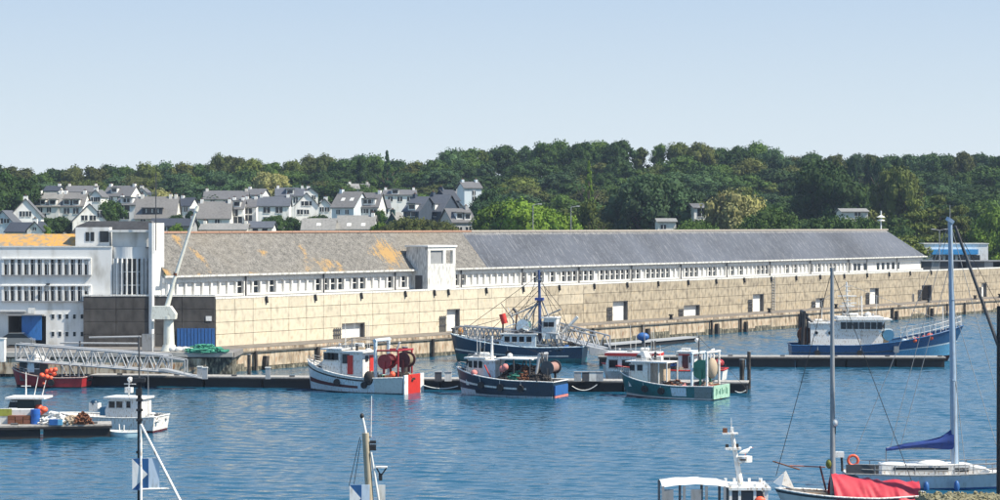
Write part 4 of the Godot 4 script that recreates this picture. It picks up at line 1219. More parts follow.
	for q in [[830, 208, 404, 10.0], [846, 212, 402, 9.0], [814, 211, 402, 10.0], [866, 210, 410, 8.0], [905, 222, 424, 8.0]]:
		tree(q[0], q[1], q[2], q[3], "dark", 0, "dark bush-like tree close behind the hall end")
	for q in [[701, 214, 418, 8.0], [848, 214, 428, 8.0], [861, 215, 428, 8.0], [862, 181, 530, 8.0], [693, 216, 416, 7.0]]:
		tree(q[0], q[1], q[2], q[3], "mid", 0, "mid green tree half hiding a pale house in the wood")
	# hedge and garden trees
	for q in [[678, 221, 400, 7.0], [690, 221, 400, 7.0], [702, 221, 400, 7.0], [714, 222, 400, 7.0]]:
		tree(q[0], q[1], q[2], q[3], "mid", 0, "clipped hedge tree beside the cream low building", 1.5)
	for q in [[275, 212, 432, 6.0], [312, 213, 430, 5.0], [323, 212, 428, 6.0]]:
		tree(q[0], q[1], q[2], q[3], "dark", 0, "round dark garden tree before the white houses")
	for q in [[385, 222, 400, 4.5], [404, 215, 404, 7.0], [418, 216, 404, 7.0], [432, 216, 404, 7.0], [444, 219, 404, 6.0]]:
		tree(q[0], q[1], q[2], q[3], "brown", 0, "dark brownish bush in front of the navy houses")
	for q in [[488, 185, 440, 8.0], [481, 196, 430, 7.0], [493, 192, 436, 8.0]]:
		tree(q[0], q[1], q[2], q[3], "pine", 0, "dark evergreen beside the pale blue house")
	for q in [[0, 166, 470, 13.0], [16, 170, 480, 12.0], [-12, 176, 460, 12.0], [30, 184, 500, 10.0]]:
		tree(q[0], q[1], q[2], q[3], "dark" if q[0] < 20 else "mid", 0, "big dark tree over the white gable house" if q[0] < 20 else "mid green tree uphill of the white gable house")
	for q in [[190, 205, 440, 5.0], [195, 214, 438, 5.0]]:
		tree(q[0], q[1], q[2], q[3], "pine", 2, "narrow dark cypress beside the broad grey roof")
	for q in [[113, 196, 455, 7.0], [107, 204, 452, 6.0], [60, 214, 448, 7.0], [50, 215, 446, 6.0], [176, 212, 450, 5.0], [292, 214, 440, 5.0], [380, 208, 440, 4.0]]:
		tree(q[0], q[1], q[2], q[3], "dark", 0, "dark garden shrub between the houses")
	for q in [[159, 187, 500, 7.0], [165, 189, 505, 6.0]]:
		tree(q[0], q[1], q[2], q[3], "bloom", 0, "pale flowering tree behind the big dormer house")
	for q in [[46, 222, 405, 4.0], [380, 219, 402, 5.0], [178, 222, 425, 4.0]]:
		tree(q[0], q[1], q[2], q[3], "bright", 0, "light green shrub in a garden")

# ---------------------------------------------------------------- boats: shared shapes
# A boat lies between two points of the water, stern and bow. Its own axes: x towards the bow, y up from the water, z to starboard.
func new_boat(called: String, label: String, category: String, sp: Vector2, bp: Vector2, h: Dictionary, group := "") -> Dictionary:
	var s := G(sp.x, sp.y, 0.0)
	var e := G(bp.x, bp.y, 0.0)
	var fwd := (e - s).normalized()
	var t := thing(called, label, category, Vector3.ZERO, 0.0, group)
	t.transform = Transform3D(Basis(fwd, Vector3.UP, fwd.cross(Vector3.UP)), (s + e) / 2)
	h.L = s.distance_to(e)
	var side := 1.0 if fwd.cross(Vector3.UP).z > 0 else -1.0       # z sign of the side towards the viewer
	return {"n": t, "s": s, "e": e, "h": h, "L": h.L, "near": side}
func bt(b: Dictionary, px: float) -> float:
	var k := (px - 500.0) / F
	var s: Vector3 = b.s
	var dl: Vector3 = b.e - b.s
	return (k * -s.z - s.x) / (dl.x + k * dl.z)
func X(b: Dictionary, px: float) -> float: return (bt(b, px) - 0.5) * b.L
func Y(b: Dictionary, px: float, py: float) -> float:
	var s: Vector3 = b.s
	var e: Vector3 = b.e
	return EYE - (py - HZ) * -(s + (e - s) * bt(b, px)).z / F
func P(b: Dictionary, px: float, py: float, z := 0.0) -> Vector3: return Vector3(X(b, px), Y(b, px, py), z)

func sheer(h: Dictionary, s: float) -> float:
	return h.mid + (h.bow - h.mid) * pow(maxf(0.0, (s - 0.32) / 0.68), 1.8) + (h.aft - h.mid) * pow(maxf(0.0, (0.32 - s) / 0.32), 1.5)
# point of the hull: s from stern 0 to bow 1, p from the water 0 to the rail 1
func hp(h: Dictionary, s: float, p: float, out := 0.0) -> Vector3:
	var fore: float = h.get("fore", 0.5)
	var aft: float = lerpf(h.get("stern", 0.85), 1.0, smoothstep(0.0, 0.4, s))
	var deck: float = h.B / 2 * (1.0 - pow(clampf((s - fore) / (1.0 - fore), 0, 1), h.get("full", 3.2))) * aft
	var wl: float = h.B / 2 * (1.0 - pow(clampf((s - fore * 0.7) / (1.0 - fore * 0.7), 0, 1), 1.9)) * aft * 0.93
	var q := clampf(p, 0, 1)
	var half := lerpf(wl, deck, pow(q, 0.85))
	if p < 0: half *= 1.0 + p * 0.5
	var y := sheer(h, s) * p if p >= 0 else p * 0.8
	var rake: float = h.get("rake", 1.0)
	var x: float = -h.L / 2 + s * (h.L + rake * p) - (1.0 - s) * h.get("tuck", 0.15) * p
	return Vector3(x, y, half + out)
func strip(b: Dictionary, called: String, p0: float, p1: float, m: Material, out := 0.0, s0 := 0.0, s1 := 1.0, transom := true, rows := 3, only := 0.0):
	var h: Dictionary = b.h
	var st := begin()
	var n := 22
	for side in ([-1.0, 1.0] if only == 0.0 else [only]):
		for i in n:
			for j in rows:
				var a := lerpf(s0, s1, i / float(n)); var c := lerpf(s0, s1, (i + 1) / float(n))
				var q0 := lerpf(p0, p1, j / float(rows)); var q1 := lerpf(p0, p1, (j + 1) / float(rows))
				var v := [hp(h, a, q0, out), hp(h, a, q1, out), hp(h, c, q1, out), hp(h, c, q0, out)]
				for k in 4: v[k].z *= side
				st.set_smooth_group(1)
				var order := [0, 1, 2, 0, 2, 3] if side > 0 else [0, 2, 1, 0, 3, 2]
				for k in order: st.add_vertex(v[k])
	if transom and s0 == 0.0:
		for j in rows:
			var q0 := lerpf(p0, p1, j / float(rows)); var q1 := lerpf(p0, p1, (j + 1) / float(rows))
			var a0 := hp(h, 0, q0, out); var a1 := hp(h, 0, q1, out)
			var e := Vector3(-out, 0, 0)
			quad(st, a0 + e, a1 + e, Vector3(a1.x, a1.y, -a1.z) + e, Vector3(a0.x, a0.y, -a0.z) + e)
	return done(b.n, called, st, m)
func deck(b: Dictionary, p: float, m: Material):
	var st := begin()
	for i in 22:
		var a := hp(b.h, i / 22.0, p, -0.02); var c := hp(b.h, (i + 1) / 22.0, p, -0.02)
		a.z = maxf(a.z, 0.0); c.z = maxf(c.z, 0.0)
		quad(st, Vector3(a.x, a.y, -a.z), Vector3(c.x, c.y, -c.z), c, a)
	done(b.n, "deck", st, m)
func rail(b: Dictionary, called: String, p: float, r: float, m: Material, lift := 0.0, s0 := 0.0, s1 := 1.0):
	var st := begin()
	for side in [-1.0, 1.0]:
		var pts := []
		for i in 23:
			var v := hp(b.h, lerpf(s0, s1, i / 22.0), p, 0.0)
			pts.append(Vector3(v.x, v.y + lift, maxf(v.z, 0.0) * side))
		rope(st, pts, r, 6)
	if s0 == 0.0:
		var v := hp(b.h, 0, p)
		tube(st, Vector3(v.x, v.y + lift, -v.z), Vector3(v.x, v.y + lift, v.z), r, r, 6)
	done(b.n, called, st, m)
func guard(b: Dictionary, s0: float, s1: float, hgt: float, m: Material, n := 7, inset := 0.06):
	var st := begin()
	for side in [-1.0, 1.0]:
		for lv in [0.5, 1.0]:
			var pts := []
			for i in n + 1:
				var v := hp(b.h, lerpf(s0, s1, i / float(n)), 1.0, -inset)
				pts.append(Vector3(v.x, v.y + hgt * lv, maxf(v.z, 0.02) * side))
			rope(st, pts, 0.028, 5)
		for i in n + 1:
			var v := hp(b.h, lerpf(s0, s1, i / float(n)), 1.0, -inset)
			tube(st, Vector3(v.x, v.y - 0.05, maxf(v.z, 0.02) * side), Vector3(v.x, v.y + hgt, maxf(v.z, 0.02) * side), 0.03, 0.03, 5)
	done(b.n, "guard_rail", st, m)
# a deckhouse: side outline given as x0..x1, y0..y1, front leaning by lean
func cabin(b: Dictionary, called: String, x0: float, x1: float, y0: float, y1: float, w: float, m: Material, lean := 0.2, roof: Material = null, over := 0.25):
	var st := begin()
	prism(st, PackedVector2Array([Vector2(x0, y0), Vector2(x1, y0), Vector2(x1 + lean * 0.4, lerpf(y0, y1, 0.5)), Vector2(x1 - lean, y1), Vector2(x0, y1)]), -w / 2, w / 2)
	done(b.n, called, st, m)
	if roof: bx(b.n, "cabin_roof", Vector3((x0 + x1 - lean + over) / 2, y1 + 0.06, 0), Vector3(x1 - x0 - lean + over * 2.2, 0.13, w + 0.3), roof)
func side_window(b: Dictionary, x: float, y: float, w: float, h: float, z: float, frame: Material = null):
	for s in [-1.0, 1.0]:
		bx(b.n, "window", Vector3(x, y, z * s), Vector3(w, h, 0.06), M.glass)
		if frame:
			bx(b.n, "window_frame", Vector3(x, y + h / 2, z * s), Vector3(w + 0.12, 0.07, 0.09), frame)
			bx(b.n, "window_frame", Vector3(x, y - h / 2, z * s), Vector3(w + 0.12, 0.07, 0.09), frame)
func net_drum(b: Dictionary, c: Vector3, r: float, w: float, flange: Material, net: Material):
	drum(b.n, "net_drum", c, Vector3(0, 0, 1), r * 0.72, w, net)
	for s in [-1.0, 1.0]: drum(b.n, "drum_flange", c + Vector3(0, 0, s * w / 2), Vector3(0, 0, 1), r, 0.08, flange)
	for s in [-1.0, 1.0]: bx(b.n, "drum_stand", c + Vector3(0, -r * 0.8, s * (w / 2 + 0.12)), Vector3(0.2, r * 1.6, 0.1), flange)
func gantry(b: Dictionary, x: float, y0: float, y1: float, w: float, m: Material, r := 0.11, lean := 0.0):
	for s in [-1.0, 1.0]: bar(b.n, "gantry_post", Vector3(x, y0, s * w / 2), Vector3(x + lean, y1, s * w / 2), r, m)
	bar(b.n, "gantry_beam", Vector3(x + lean, y1, -w / 2 - 0.2), Vector3(x + lean, y1, w / 2 + 0.2), r, m)
func clutter(b: Dictionary, x0: float, x1: float, y: float, w: float, n: int, mats: Array, seed_: int, size := 0.5):
	var r := RandomNumberGenerator.new()
	r.seed = seed_
	for k in n:
		var c := Vector3(r.randf_range(x0, x1), y, r.randf_range(-w / 2, w / 2))
		var m: Material = mats[r.randi() % mats.size()]
		match r.randi() % 4:
			0: bx(b.n, "fish_box", c + Vector3(0, size * 0.4, 0), Vector3(size * 1.3, size * 0.8, size * 0.8), m, r.randf() * 3)
			1: ball(b.n, "fender", c + Vector3(0, size * 0.5, 0), Vector3(1, 1, 1) * size * r.randf_range(0.35, 0.55), m)
			2: drum(b.n, "coil", c + Vector3(0, size * 0.3, 0), Vector3(r.randfn() * 0.3, 1, r.randfn() * 0.3), size * 0.7, size * 0.6, m)
			3:
				var o := Node3D.new()
				o.name = "gear"
				b.n.add_child(o, true)
				o.position = c
				net_heap(o, Vector3(size * 1.5, size * 1.1, size), m, seed_ + k, "net")
func mast(b: Dictionary, called: String, a: Vector3, c: Vector3, r: float, m: Material): return bar(b.n, called, a, c, r, m, r * 0.6)
func wires(b: Dictionary, list: Array, m: Material, r := 0.02):
	var st := begin()
	for w in list: tube(st, w[0], w[1], r, r, 5)
	done(b.n, "rigging", st, m)

# small fittings that every working boat carries on its roof and along its side
func fit_out(b: Dictionary, px0: float, px1: float, py: float, w: float, fend: Array, seed_: int):
	var r := RandomNumberGenerator.new()
	r.seed = seed_
	var n: Node3D = b.n
	var y := Y(b, (px0 + px1) / 2, py)
	var x0 := X(b, px0)
	var x1 := X(b, px1)
	for k in 4:
		var p := Vector3(lerpf(x0, x1, r.randf()), y, r.randf_range(-0.4, 0.4) * w)
		bar(n, "whip_aerial", p, p + Vector3(r.randf_range(-0.1, 0.1), r.randf_range(1.0, 2.6), 0), 0.022, M.old_white)
	drum(n, "life_raft", Vector3(lerpf(x0, x1, 0.3), y + 0.22, 0.2 * w), Vector3(1, 0, 0), 0.2, 0.8, M.old_white)
	bx(n, "roof_hatch", Vector3(lerpf(x0, x1, 0.6), y + 0.1, -0.1 * w), Vector3(0.5, 0.2, 0.5), M.grey)
	ball(n, "searchlight", Vector3(lerpf(x0, x1, 0.85), y + 0.2, 0.15 * w), Vector3(0.14, 0.14, 0.14), M.steel)
	for z in [-0.5, 0.5]:
		bar(n, "roof_rail", Vector3(x0, y + 0.28, z * w), Vector3(x1, y + 0.28, z * w), 0.025, M.grey)
		for k in 4: bar(n, "rail_post", Vector3(lerpf(x0, x1, k / 3.0), y - 0.05, z * w), Vector3(lerpf(x0, x1, k / 3.0), y + 0.28, z * w), 0.022, M.grey)
	for s in fend:
		var v := hp(b.h, s, 0.55, 0.16)
		drum(n, "tyre_fender", Vector3(v.x, v.y, v.z * b.near), Vector3(0, 0, 1), 0.3, 0.18, M.black)
		bar(n, "fender_line", Vector3(v.x, v.y, v.z * b.near), hp(b.h, s, 1.0) * Vector3(1, 1, b.near), 0.02, M.old_white)

# ---------------------------------------------------------------- pontoons and gangways
func pontoon(label: String, a: Vector2, c: Vector2, wide: float, hgt: float, m: Material):
	# a, c: ends of the front waterline
	var s := G(a.x, a.y, 0.0)
	var e := G(c.x, c.y, 0.0)
	var dir := (e - s).normalized()
	var t := thing("pontoon", label, "pontoon")
	var back := Vector3.UP.cross(dir)
	t.transform = Transform3D(Basis(dir, Vector3.UP, -back) if back.z < 0 else Basis(dir, Vector3.UP, back), s)
	var L := s.distance_to(e)
	var n := int(ceil(L / 6.0))
	for i in n:
		bx(t, "float", Vector3(L * (i + 0.5) / n, hgt * 0.36 - 0.2, -wide / 2), Vector3(L / n - 0.25, hgt * 0.72 + 0.4, wide - 0.3), M.black)
	var boards := int(L / 3.0)
	for i in boards:
		bx(t, "deck_plank", Vector3(L * (i + 0.5) / boards, hgt - 0.06, -wide / 2), Vector3(L / boards - 0.03, 0.12, wide), m)
	bx(t, "edge_beam", Vector3(L / 2, hgt - 0.2, 0.02), Vector3(L, 0.16, 0.1), M.black)
	var k := 3.0
	while k < L:
		drum(t, "cleat", Vector3(k, hgt + 0.1, -0.25), Vector3(1, 0, 0), 0.07, 0.5, M.dark_grey)
		k += 5.5
	return t
func gangway(label: String, a: Vector3, c: Vector3, wide: float, hgt: float, m: Material, bays: int):
	var t := thing("gangway", label, "gangway")
	var run := c - a
	var dir := run.normalized()
	var z := Vector3(-dir.z, 0, dir.x).normalized()
	t.position = a
	for s in [-0.5, 0.5]:
		var o: Vector3 = z * wide * s
		bar(t, "bottom_chord", o, o + run, 0.1, m)
		bar(t, "top_chord", o + Vector3(0, hgt, 0), o + run + Vector3(0, hgt, 0), 0.09, m)
		for i in bays:
			var p0: Vector3 = o + run * (i / float(bays))
			var p1: Vector3 = o + run * ((i + 0.5) / float(bays))
			var p2: Vector3 = o + run * ((i + 1.0) / float(bays))
			bar(t, "brace", p0, p1 + Vector3(0, hgt, 0), 0.075, m)
			bar(t, "brace", p1 + Vector3(0, hgt, 0), p2, 0.075, m)
		for i in [0.0, 0.5, 1.0]:
			bar(t, "upright", o + run * i, o + run * i + Vector3(0, hgt, 0), 0.08, m)
	for i in bays * 2:
		var p: Vector3 = run * ((i + 0.5) / (bays * 2.0))
		var pl := put(t, "tread", unit_box, M.alu)
		var q := Basis(dir, z.cross(dir).normalized() * -1.0, z)
		pl.transform = Transform3D(Basis(dir * (run.length() / (bays * 2.0) - 0.04), dir.cross(z) * 0.06, z * wide), p + Vector3(0, 0.06, 0))
	return t

func pontoons():
	pontoon("long black pontoon with pale deck in front of the quay, trawlers on both sides", Vector2(88, 385.8), Vector2(748, 393.6), 2.6, 1.0, M.float_top)
	pontoon("shorter black pontoon lying before the big blue trawler", Vector2(598, 366.5), Vector2(946, 367.5), 2.6, 1.1, M.float_top)
	pontoon("black pontoon piled with barrel, crates and nets", Vector2(-30, 440), Vector2(112, 437.5), 2.4, 0.95, M.float_top)
	# mooring posts of the pontoons
	for q in [[249, 382, 0.3, 2.6], [352, 382, 0.3, 2.4], [405, 383, 0.5, 3.4], [742, 388, 0.4, 2.6], [749, 389, 0.3, 3.4], [603, 361, 0.2, 2.5], [652, 361, 0.2, 2.2], [655, 361, 0.2, 2.2]]:
		var p := G(q[0], q[1], 0.0)
		var t := thing("mooring_post", "dark steel mooring post standing at a pontoon", "post", p, 0.0, "mooring posts of the pontoons")
		bar(t, "post", Vector3(0, -1.0, 0), Vector3(0, q[3], 0), q[2] * 0.55, M.pile)
		drum(t, "cap", Vector3(0, q[3] + 0.03, 0), Vector3.UP, q[2] * 0.62, 0.06, M.grey)
	for q in [[344, 381], [200, 380], [205, 381], [268, 381]]:
		var t := thing("pontoon_pedestal", "small grey service pedestal on the long pontoon", "pedestal", G(q[0], q[1] - 2.0, 1.0), 0.0, "service pedestals on the pontoon")
		bx(t, "body", Vector3(0, 0.5, 0), Vector3(0.45, 1.0, 0.4), M.steel)
		bx(t, "cap", Vector3(0, 1.04, 0), Vector3(0.52, 0.08, 0.48), M.old_white)
	for q in [[572, 386, 597, 384.5, 5.0], [423, 385, 458, 386, 3.0], [735, 391, 746, 390, 2.0]]:
		var t := thing("mooring_rope", "slack pale mooring rope hanging before the long pontoon", "rope", G(q[0], q[1] + 9.0, 0.0), 0.0, "mooring ropes")
		var sc := -t.position.z / F
		var pts := []
		for k in 9:
			var u := k / 8.0
			pts.append(Vector3((q[2] - q[0]) * u * sc, (9.0 - (q[3] - q[1]) * u - 4.0 * q[4] * u * (1.0 - u)) * sc, 0.1))
		var rs := begin()
		rope(rs, pts, 0.045, 5)
		done(t, "rope", rs, M.old_white)
	for q in [[578, 0], [586, 1], [593, 2], [600, 0], [438, 1], [448, 2]]:
		var t := thing("gear_bin", "wire cage bin of fishing gear on the long pontoon", "bin", Vector3((q[0] - 500.0) / F * 196.5, 1.0, -196.5 - 0.9), 0.0, "gear bins on the pontoon")
		bx(t, "bin", Vector3(0, 0.4, 0), Vector3(0.62, 0.8, 0.6), [M.steel, M.dark_grey, M.old_white][q[1]])
		bx(t, "rim", Vector3(0, 0.83, 0), Vector3(0.7, 0.06, 0.68), M.grey)
	# gangways from the quay
	gangway("long grey truss gangway sloping from the office quay to the pontoon", G(18, 360, 2.5), W(170, 371.5, 203.5), 1.8, 1.5, M.alu, 11)
	var hb := thing("hoist_gantry", "grey hoisting gantry over the long gangway", "gantry", G(150, 364, 1.2))
	var s := -hb.position.z / F
	for px in [80, 139]: bar(hb, "post", Vector3((px - 150) * s, -1.5, 0), Vector3((px - 150) * s, (364 - (341 if px == 80 else 336)) * s, 0), 0.1, M.dark_grey)
	bar(hb, "beam", Vector3((89 - 150) * s, (364 - 337.5) * s, 0), Vector3((141 - 150) * s, (364 - 336.5) * s, 0), 0.09, M.alu)
	bar(hb, "beam", Vector3((60 - 150) * s, (364 - 343) * s, 0), Vector3((138 - 150) * s, (364 - 343.5) * s, 0), 0.09, M.alu)
	var rp := thing("landing_ramp", "grey landing plate at the foot of the long gangway", "ramp", W(177, 373, 201.5))
	var st := begin()
	prism(st, PackedVector2Array([Vector2(-1.6, 0.28), Vector2(2.4, -0.5), Vector2(2.4, -0.42), Vector2(-1.0, 0.38), Vector2(-1.6, 0.40)]), -1.0, 0.8)
	done(rp, "plate", st, M.alu)
	for z in [-0.9, 0.7]:
		bar(rp, "handrail", Vector3(-1.4, 1.5, z), Vector3(0.8, 1.2, z), 0.06, M.alu)
		bar(rp, "handrail_post", Vector3(0.8, 0.0, z), Vector3(0.8, 1.2, z), 0.06, M.alu)
	gangway("grey truss gangway behind the blue trawler's foredeck", G(462, 338, QH + 0.1), W(560, 346, 240.0), 1.6, 1.35, M.steel, 11)
	gangway("grey truss gangway coming down to the shorter pontoon", G(545, 333, QH + 0.1), W(603, 349, 236.5), 1.6, 1.4, M.alu, 6)
	var lp := thing("landing_ramp", "pale sloping plate at the foot of the short gangway", "ramp", W(606, 351, 235.6))
	var st2 := begin()
	prism(st2, PackedVector2Array([Vector2(-1.8, -0.3), Vector2(1.6, -0.3), Vector2(1.6, -0.2), Vector2(-1.8, 0.5)]), -0.8, 0.8)
	done(lp, "plate", st2, M.alu)
	var wk := thing("quay_walkway", "long pale walkway slab floating beside the quay wall", "walkway")
	var wa := G(604, 349.5, 0.0)
	var wb := G(692, 341.5, 0.0)
	wk.position = (wa + wb) / 2
	wk.rotation.y = atan2(-(wb - wa).z, (wb - wa).x)
	bx(wk, "float", Vector3(0, 0.15, 0), Vector3(wa.distance_to(wb), 0.7, 1.6), M.black)
	bx(wk, "deck_plate", Vector3(0, 0.58, 0), Vector3(wa.distance_to(wb), 0.16, 2.0), M.alu)
	var bc := thing("covered_crane", "small blue wrapped winch on the floating walkway", "winch", G(643, 346, 0.66))
	bx(bc, "post", Vector3(0, 0.5, 0), Vector3(0.3, 1.0, 0.3), M.dark_grey)
	ball(bc, "cover", Vector3(0, 1.1, 0), Vector3(0.75, 0.5, 0.5), M.blue)

# ---------------------------------------------------------------- the boats
func boats():
	var lblue := hullp(Color(0.60, 0.72, 0.80), 0.45)
	var navy := hullp(Color(0.012, 0.035, 0.065), 0.4)
	var teal := hullp(Color(0.012, 0.155, 0.17), 0.4)
	var royal := hullp(Color(0.010, 0.048, 0.10), 0.4)
	var bright_blue := hullp(Color(0.018, 0.10, 0.25))
	var mint := hullp(Color(0.35, 0.58, 0.46))
	var maroon := hullp(Color(0.10, 0.018, 0.02), 0.5)
	var hull_red := hullp(Color(0.38, 0.025, 0.03), 0.45)
	var sky_b := hullp(Color(0.12, 0.38, 0.62), 0.5)
	var skin := paint(Color(0.62, 0.22, 0.20), 0.7)
	var tan := paint(Color(0.45, 0.36, 0.26), 0.9, 1.0)
	var green := paint(Color(0.03, 0.20, 0.14), 0.7)
	var net_pink := paint(Color(0.34, 0.20, 0.17), 0.95, 1.5)
	var net_green_brown := paint(Color(0.22, 0.19, 0.12), 0.95, 1.5)
	var wd: Material = M.ship_white
	var junk := [M.net_dark, M.dark_grey, M.rust, tan, M.blue, M.old_white, M.net_green]

	# 1 white and pale blue trawler with a red transom
	var b := new_boat("trawler", "pale blue trawler with maroon stripe, red net drum and red and white transom", "fishing boat", Vector2(411, 393.0), Vector2(311, 389.6), {"B": 4.3, "mid": 1.35, "bow": 2.75, "aft": 1.5, "rake": 0.35, "fore": 0.55, "stern": 0.92}, "trawlers at the pontoons")
	var n: Node3D = b.n
	var L: float = b.L
	strip(b, "boot_top", -0.6, 0.05, M.black, 0.0)
	strip(b, "topside", 0.05, 0.84, lblue)
	strip(b, "bulwark", 0.84, 1.0, wd)
	strip(b, "stripe", 0.30, 0.46, maroon, 0.02, 0.42, 0.985, false)
	rail(b, "rubbing_strake", 0.82, 0.07, M.black, 0.0, 0.3, 1.0)
	rail(b, "cap_rail", 1.0, 0.07, wd)
	deck(b, 0.62, M.grey)
	strip(b, "aft_panel", 0.08, 0.95, paint(Color(0.55, 0.60, 0.58), 0.6, 0.8), 0.015, 0.001, 0.26, false, 3, b.near)
	for q in [[-1.0, 0.5, wd], [0.0, 2.5, M.red], [1.0, 0.5, wd]]:
		bx(n, "transom_panel", Vector3(-L / 2 - 0.26, 0.82, q[0] * 1.6), Vector3(0.14, 1.75, q[1] if q[0] == 0.0 else 0.75), q[2])
	cabin(b, "wheelhouse", X(b, 347), X(b, 330), 1.2, Y(b, 336, 349), 2.6, wd, 0.35, wd, 0.35)
	for k in 3: side_window(b, lerpf(X(b, 344), X(b, 332), (k + 0.5) / 3.0), Y(b, 336, 355.5), 0.62, 0.72, 1.32, wd)
	for z in [-0.8, 0.0, 0.8]: bx(n, "front_window", Vector3(X(b, 330) + 0.02, Y(b, 336, 355.5), z), Vector3(0.1, 0.7, 0.66), M.glass)
	cabin(b, "aft_cabin", X(b, 369), X(b, 347.5), 1.0, Y(b, 358, 352), 2.4, wd, 0.0, wd, 0.15)
	side_window(b, X(b, 352), Y(b, 352, 358), 0.7, 0.85, 1.22)
	bx(n, "cabin_door", Vector3(X(b, 356.5), Y(b, 356, 364), b.near * 1.23), Vector3(0.55, 1.7, 0.07), M.red)
	bx(n, "cabin_door", Vector3(X(b, 369) - 0.05, Y(b, 366, 364), 0.4), Vector3(0.07, 1.6, 0.7), M.red)
	bx(n, "window", Vector3(X(b, 369) - 0.05, Y(b, 366, 358), -0.5), Vector3(0.07, 0.5, 0.5), M.glass)
	bar(n, "exhaust", P(b, 357, 352), P(b, 357, 344), 0.13, M.dark)
	mast(b, "antenna", P(b, 345.5, 349), P(b, 345.5, 328), 0.05, wd)
	mast(b, "mast", P(b, 352, 350), P(b, 352, 338), 0.08, M.grey)
	ball(n, "radar_dome", P(b, 366, 350.5, 0.5), Vector3(0.3, 0.2, 0.3), wd)
	gantry(b, X(b, 382), 1.0, Y(b, 382, 340), 2.6, lblue, 0.17)
	gantry(b, X(b, 405), 1.0, Y(b, 405, 350), 2.8, hull_red, 0.09)
	for z in [-1.3, 1.3]: bar(n, "gantry_brace", Vector3(X(b, 382), Y(b, 382, 350), z), Vector3(X(b, 405), Y(b, 405, 350), z), 0.08, hull_red)
	net_drum(b, Vector3(X(b, 391), Y(b, 391, 361), -0.75), 0.68, 1.1, hull_red, maroon)
	net_drum(b, Vector3(X(b, 403), Y(b, 403, 360), 0.55), 0.72, 1.1, maroon, net_green_brown)
	ball(n, "net_bundle", Vector3(X(b, 379), 1.35, b.near * 2.0), Vector3(0.5, 0.65, 0.35), M.net_dark)
	bar(n, "boom", P(b, 396, 352), P(b, 400, 342), 0.09, wd)
	clutter(b, X(b, 408), X(b, 372), 1.1, 3.4, 20, junk, 11, 0.55)
	ball(n, "float", Vector3(X(b, 400), 1.7, b.near * 1.5), Vector3(0.3, 0.3, 0.3), M.orange)
	wires(b, [[P(b, 352, 338), P(b, 311, 362)], [P(b, 352, 338), P(b, 382, 341)], [P(b, 382, 341), P(b, 405, 350)]], M.dark)
	guard(b, 0.72, 0.97, 0.5, M.grey, 5)

	fit_out(b, 368, 333, 347.5, 2.2, [0.35, 0.62], 1)

	# 2 dark hulled trawler with a long shelter roof
	b = new_boat("trawler", "dark hulled trawler with white wheelhouse forward and long white shelter roof", "fishing boat", Vector2(559, 397.0), Vector2(462, 394.0), {"B": 4.2, "mid": 1.45, "bow": 2.4, "aft": 1.4, "rake": 0.5, "fore": 0.5, "stern": 0.88}, "trawlers at the pontoons")
	n = b.n
	L = b.L
	strip(b, "bottom_paint", -0.6, 0.1, lblue)
	strip(b, "topside", 0.1, 1.0, navy)
	strip(b, "bow_panel", 0.02, 0.26, lblue, 0.012, 0.8, 1.0, false)
	strip(b, "stripe", 0.48, 0.58, wd, 0.02, 0.25, 0.99, false)
	rail(b, "cap_rail", 1.0, 0.06, wd)
	deck(b, 0.6, M.dark_grey)
	bx(n, "transom_panel", Vector3(-L / 2 - 0.2, 0.65, 0), Vector3(0.12, 0.85, 3.2), M.blue)
	bx(n, "transom_foot", Vector3(-L / 2 - 0.2, 0.1, 0), Vector3(0.12, 0.18, 3.3), skin)
	cabin(b, "wheelhouse", X(b, 489), X(b, 471), 0.9, Y(b, 476, 358), 2.1, wd, 0.3, wd, 0.3)
	for k in 3: side_window(b, lerpf(X(b, 487.5), X(b, 472.5), (k + 0.5) / 3.0), Y(b, 476, 363.5), 0.34, 0.7, 1.07, wd)
	for z in [-0.75, 0.0, 0.75]: bx(n, "front_window", Vector3(X(b, 471) + 0.03, Y(b, 476, 363), z * 0.85), Vector3(0.1, 0.7, 0.5), M.glass)
	cabin(b, "companionway", X(b, 500), X(b, 488.5), 0.8, Y(b, 494, 361), 2.2, lblue, 0.0, wd, 0.1)
	bx(n, "shelter_roof", Vector3((X(b, 500) + X(b, 538)) / 2, Y(b, 525, 358.5), 0), Vector3(absf(X(b, 500) - X(b, 538)), 0.1, 2.9), M.old_white)
	for px in [507, 520, 536]:
		for z in [-1.5, 1.5]: bar(n, "shelter_post", Vector3(X(b, px), 0.7, z), Vector3(X(b, px), Y(b, px, 358), z), 0.06, M.dark_grey)
	mast(b, "mast", P(b, 492, 360), P(b, 492, 336), 0.16, wd)
	bx(n, "radar", P(b, 485, 355.5), Vector3(0.9, 0.18, 0.3), wd)
	ball(n, "radar_dome", P(b, 510, 355.5), Vector3(0.25, 0.22, 0.25), wd)
	for z in [-0.9, 0.9]: bar(n, "gallows_leg", Vector3(X(b, 539), 0.7, z * 1.4), Vector3(X(b, 543), Y(b, 543, 354), z), 0.14, M.steel)
	bar(n, "gallows_beam", P(b, 543, 354, -1.0), P(b, 543, 354, 1.0), 0.14, M.steel)
	net_drum(b, Vector3(X(b, 551), Y(b, 551, 367.5), 0), 0.62, 1.9, M.dark_grey, net_pink)
	for q in [[481, 372], [512, 366], [509, 368]]: ball(n, "float", Vector3(X(b, q[0]), Y(b, q[0], q[1]), b.near * 1.6), Vector3(0.3, 0.3, 0.3), skin)
	clutter(b, X(b, 553), X(b, 503), 0.85, 3.2, 30, [M.net_dark, M.dark_grey, M.rust, green, M.net_dark], 23, 0.55)
	clutter(b, X(b, 506), X(b, 490), 1.0, 3.0, 4, [skin, wd, M.blue], 27, 0.4)
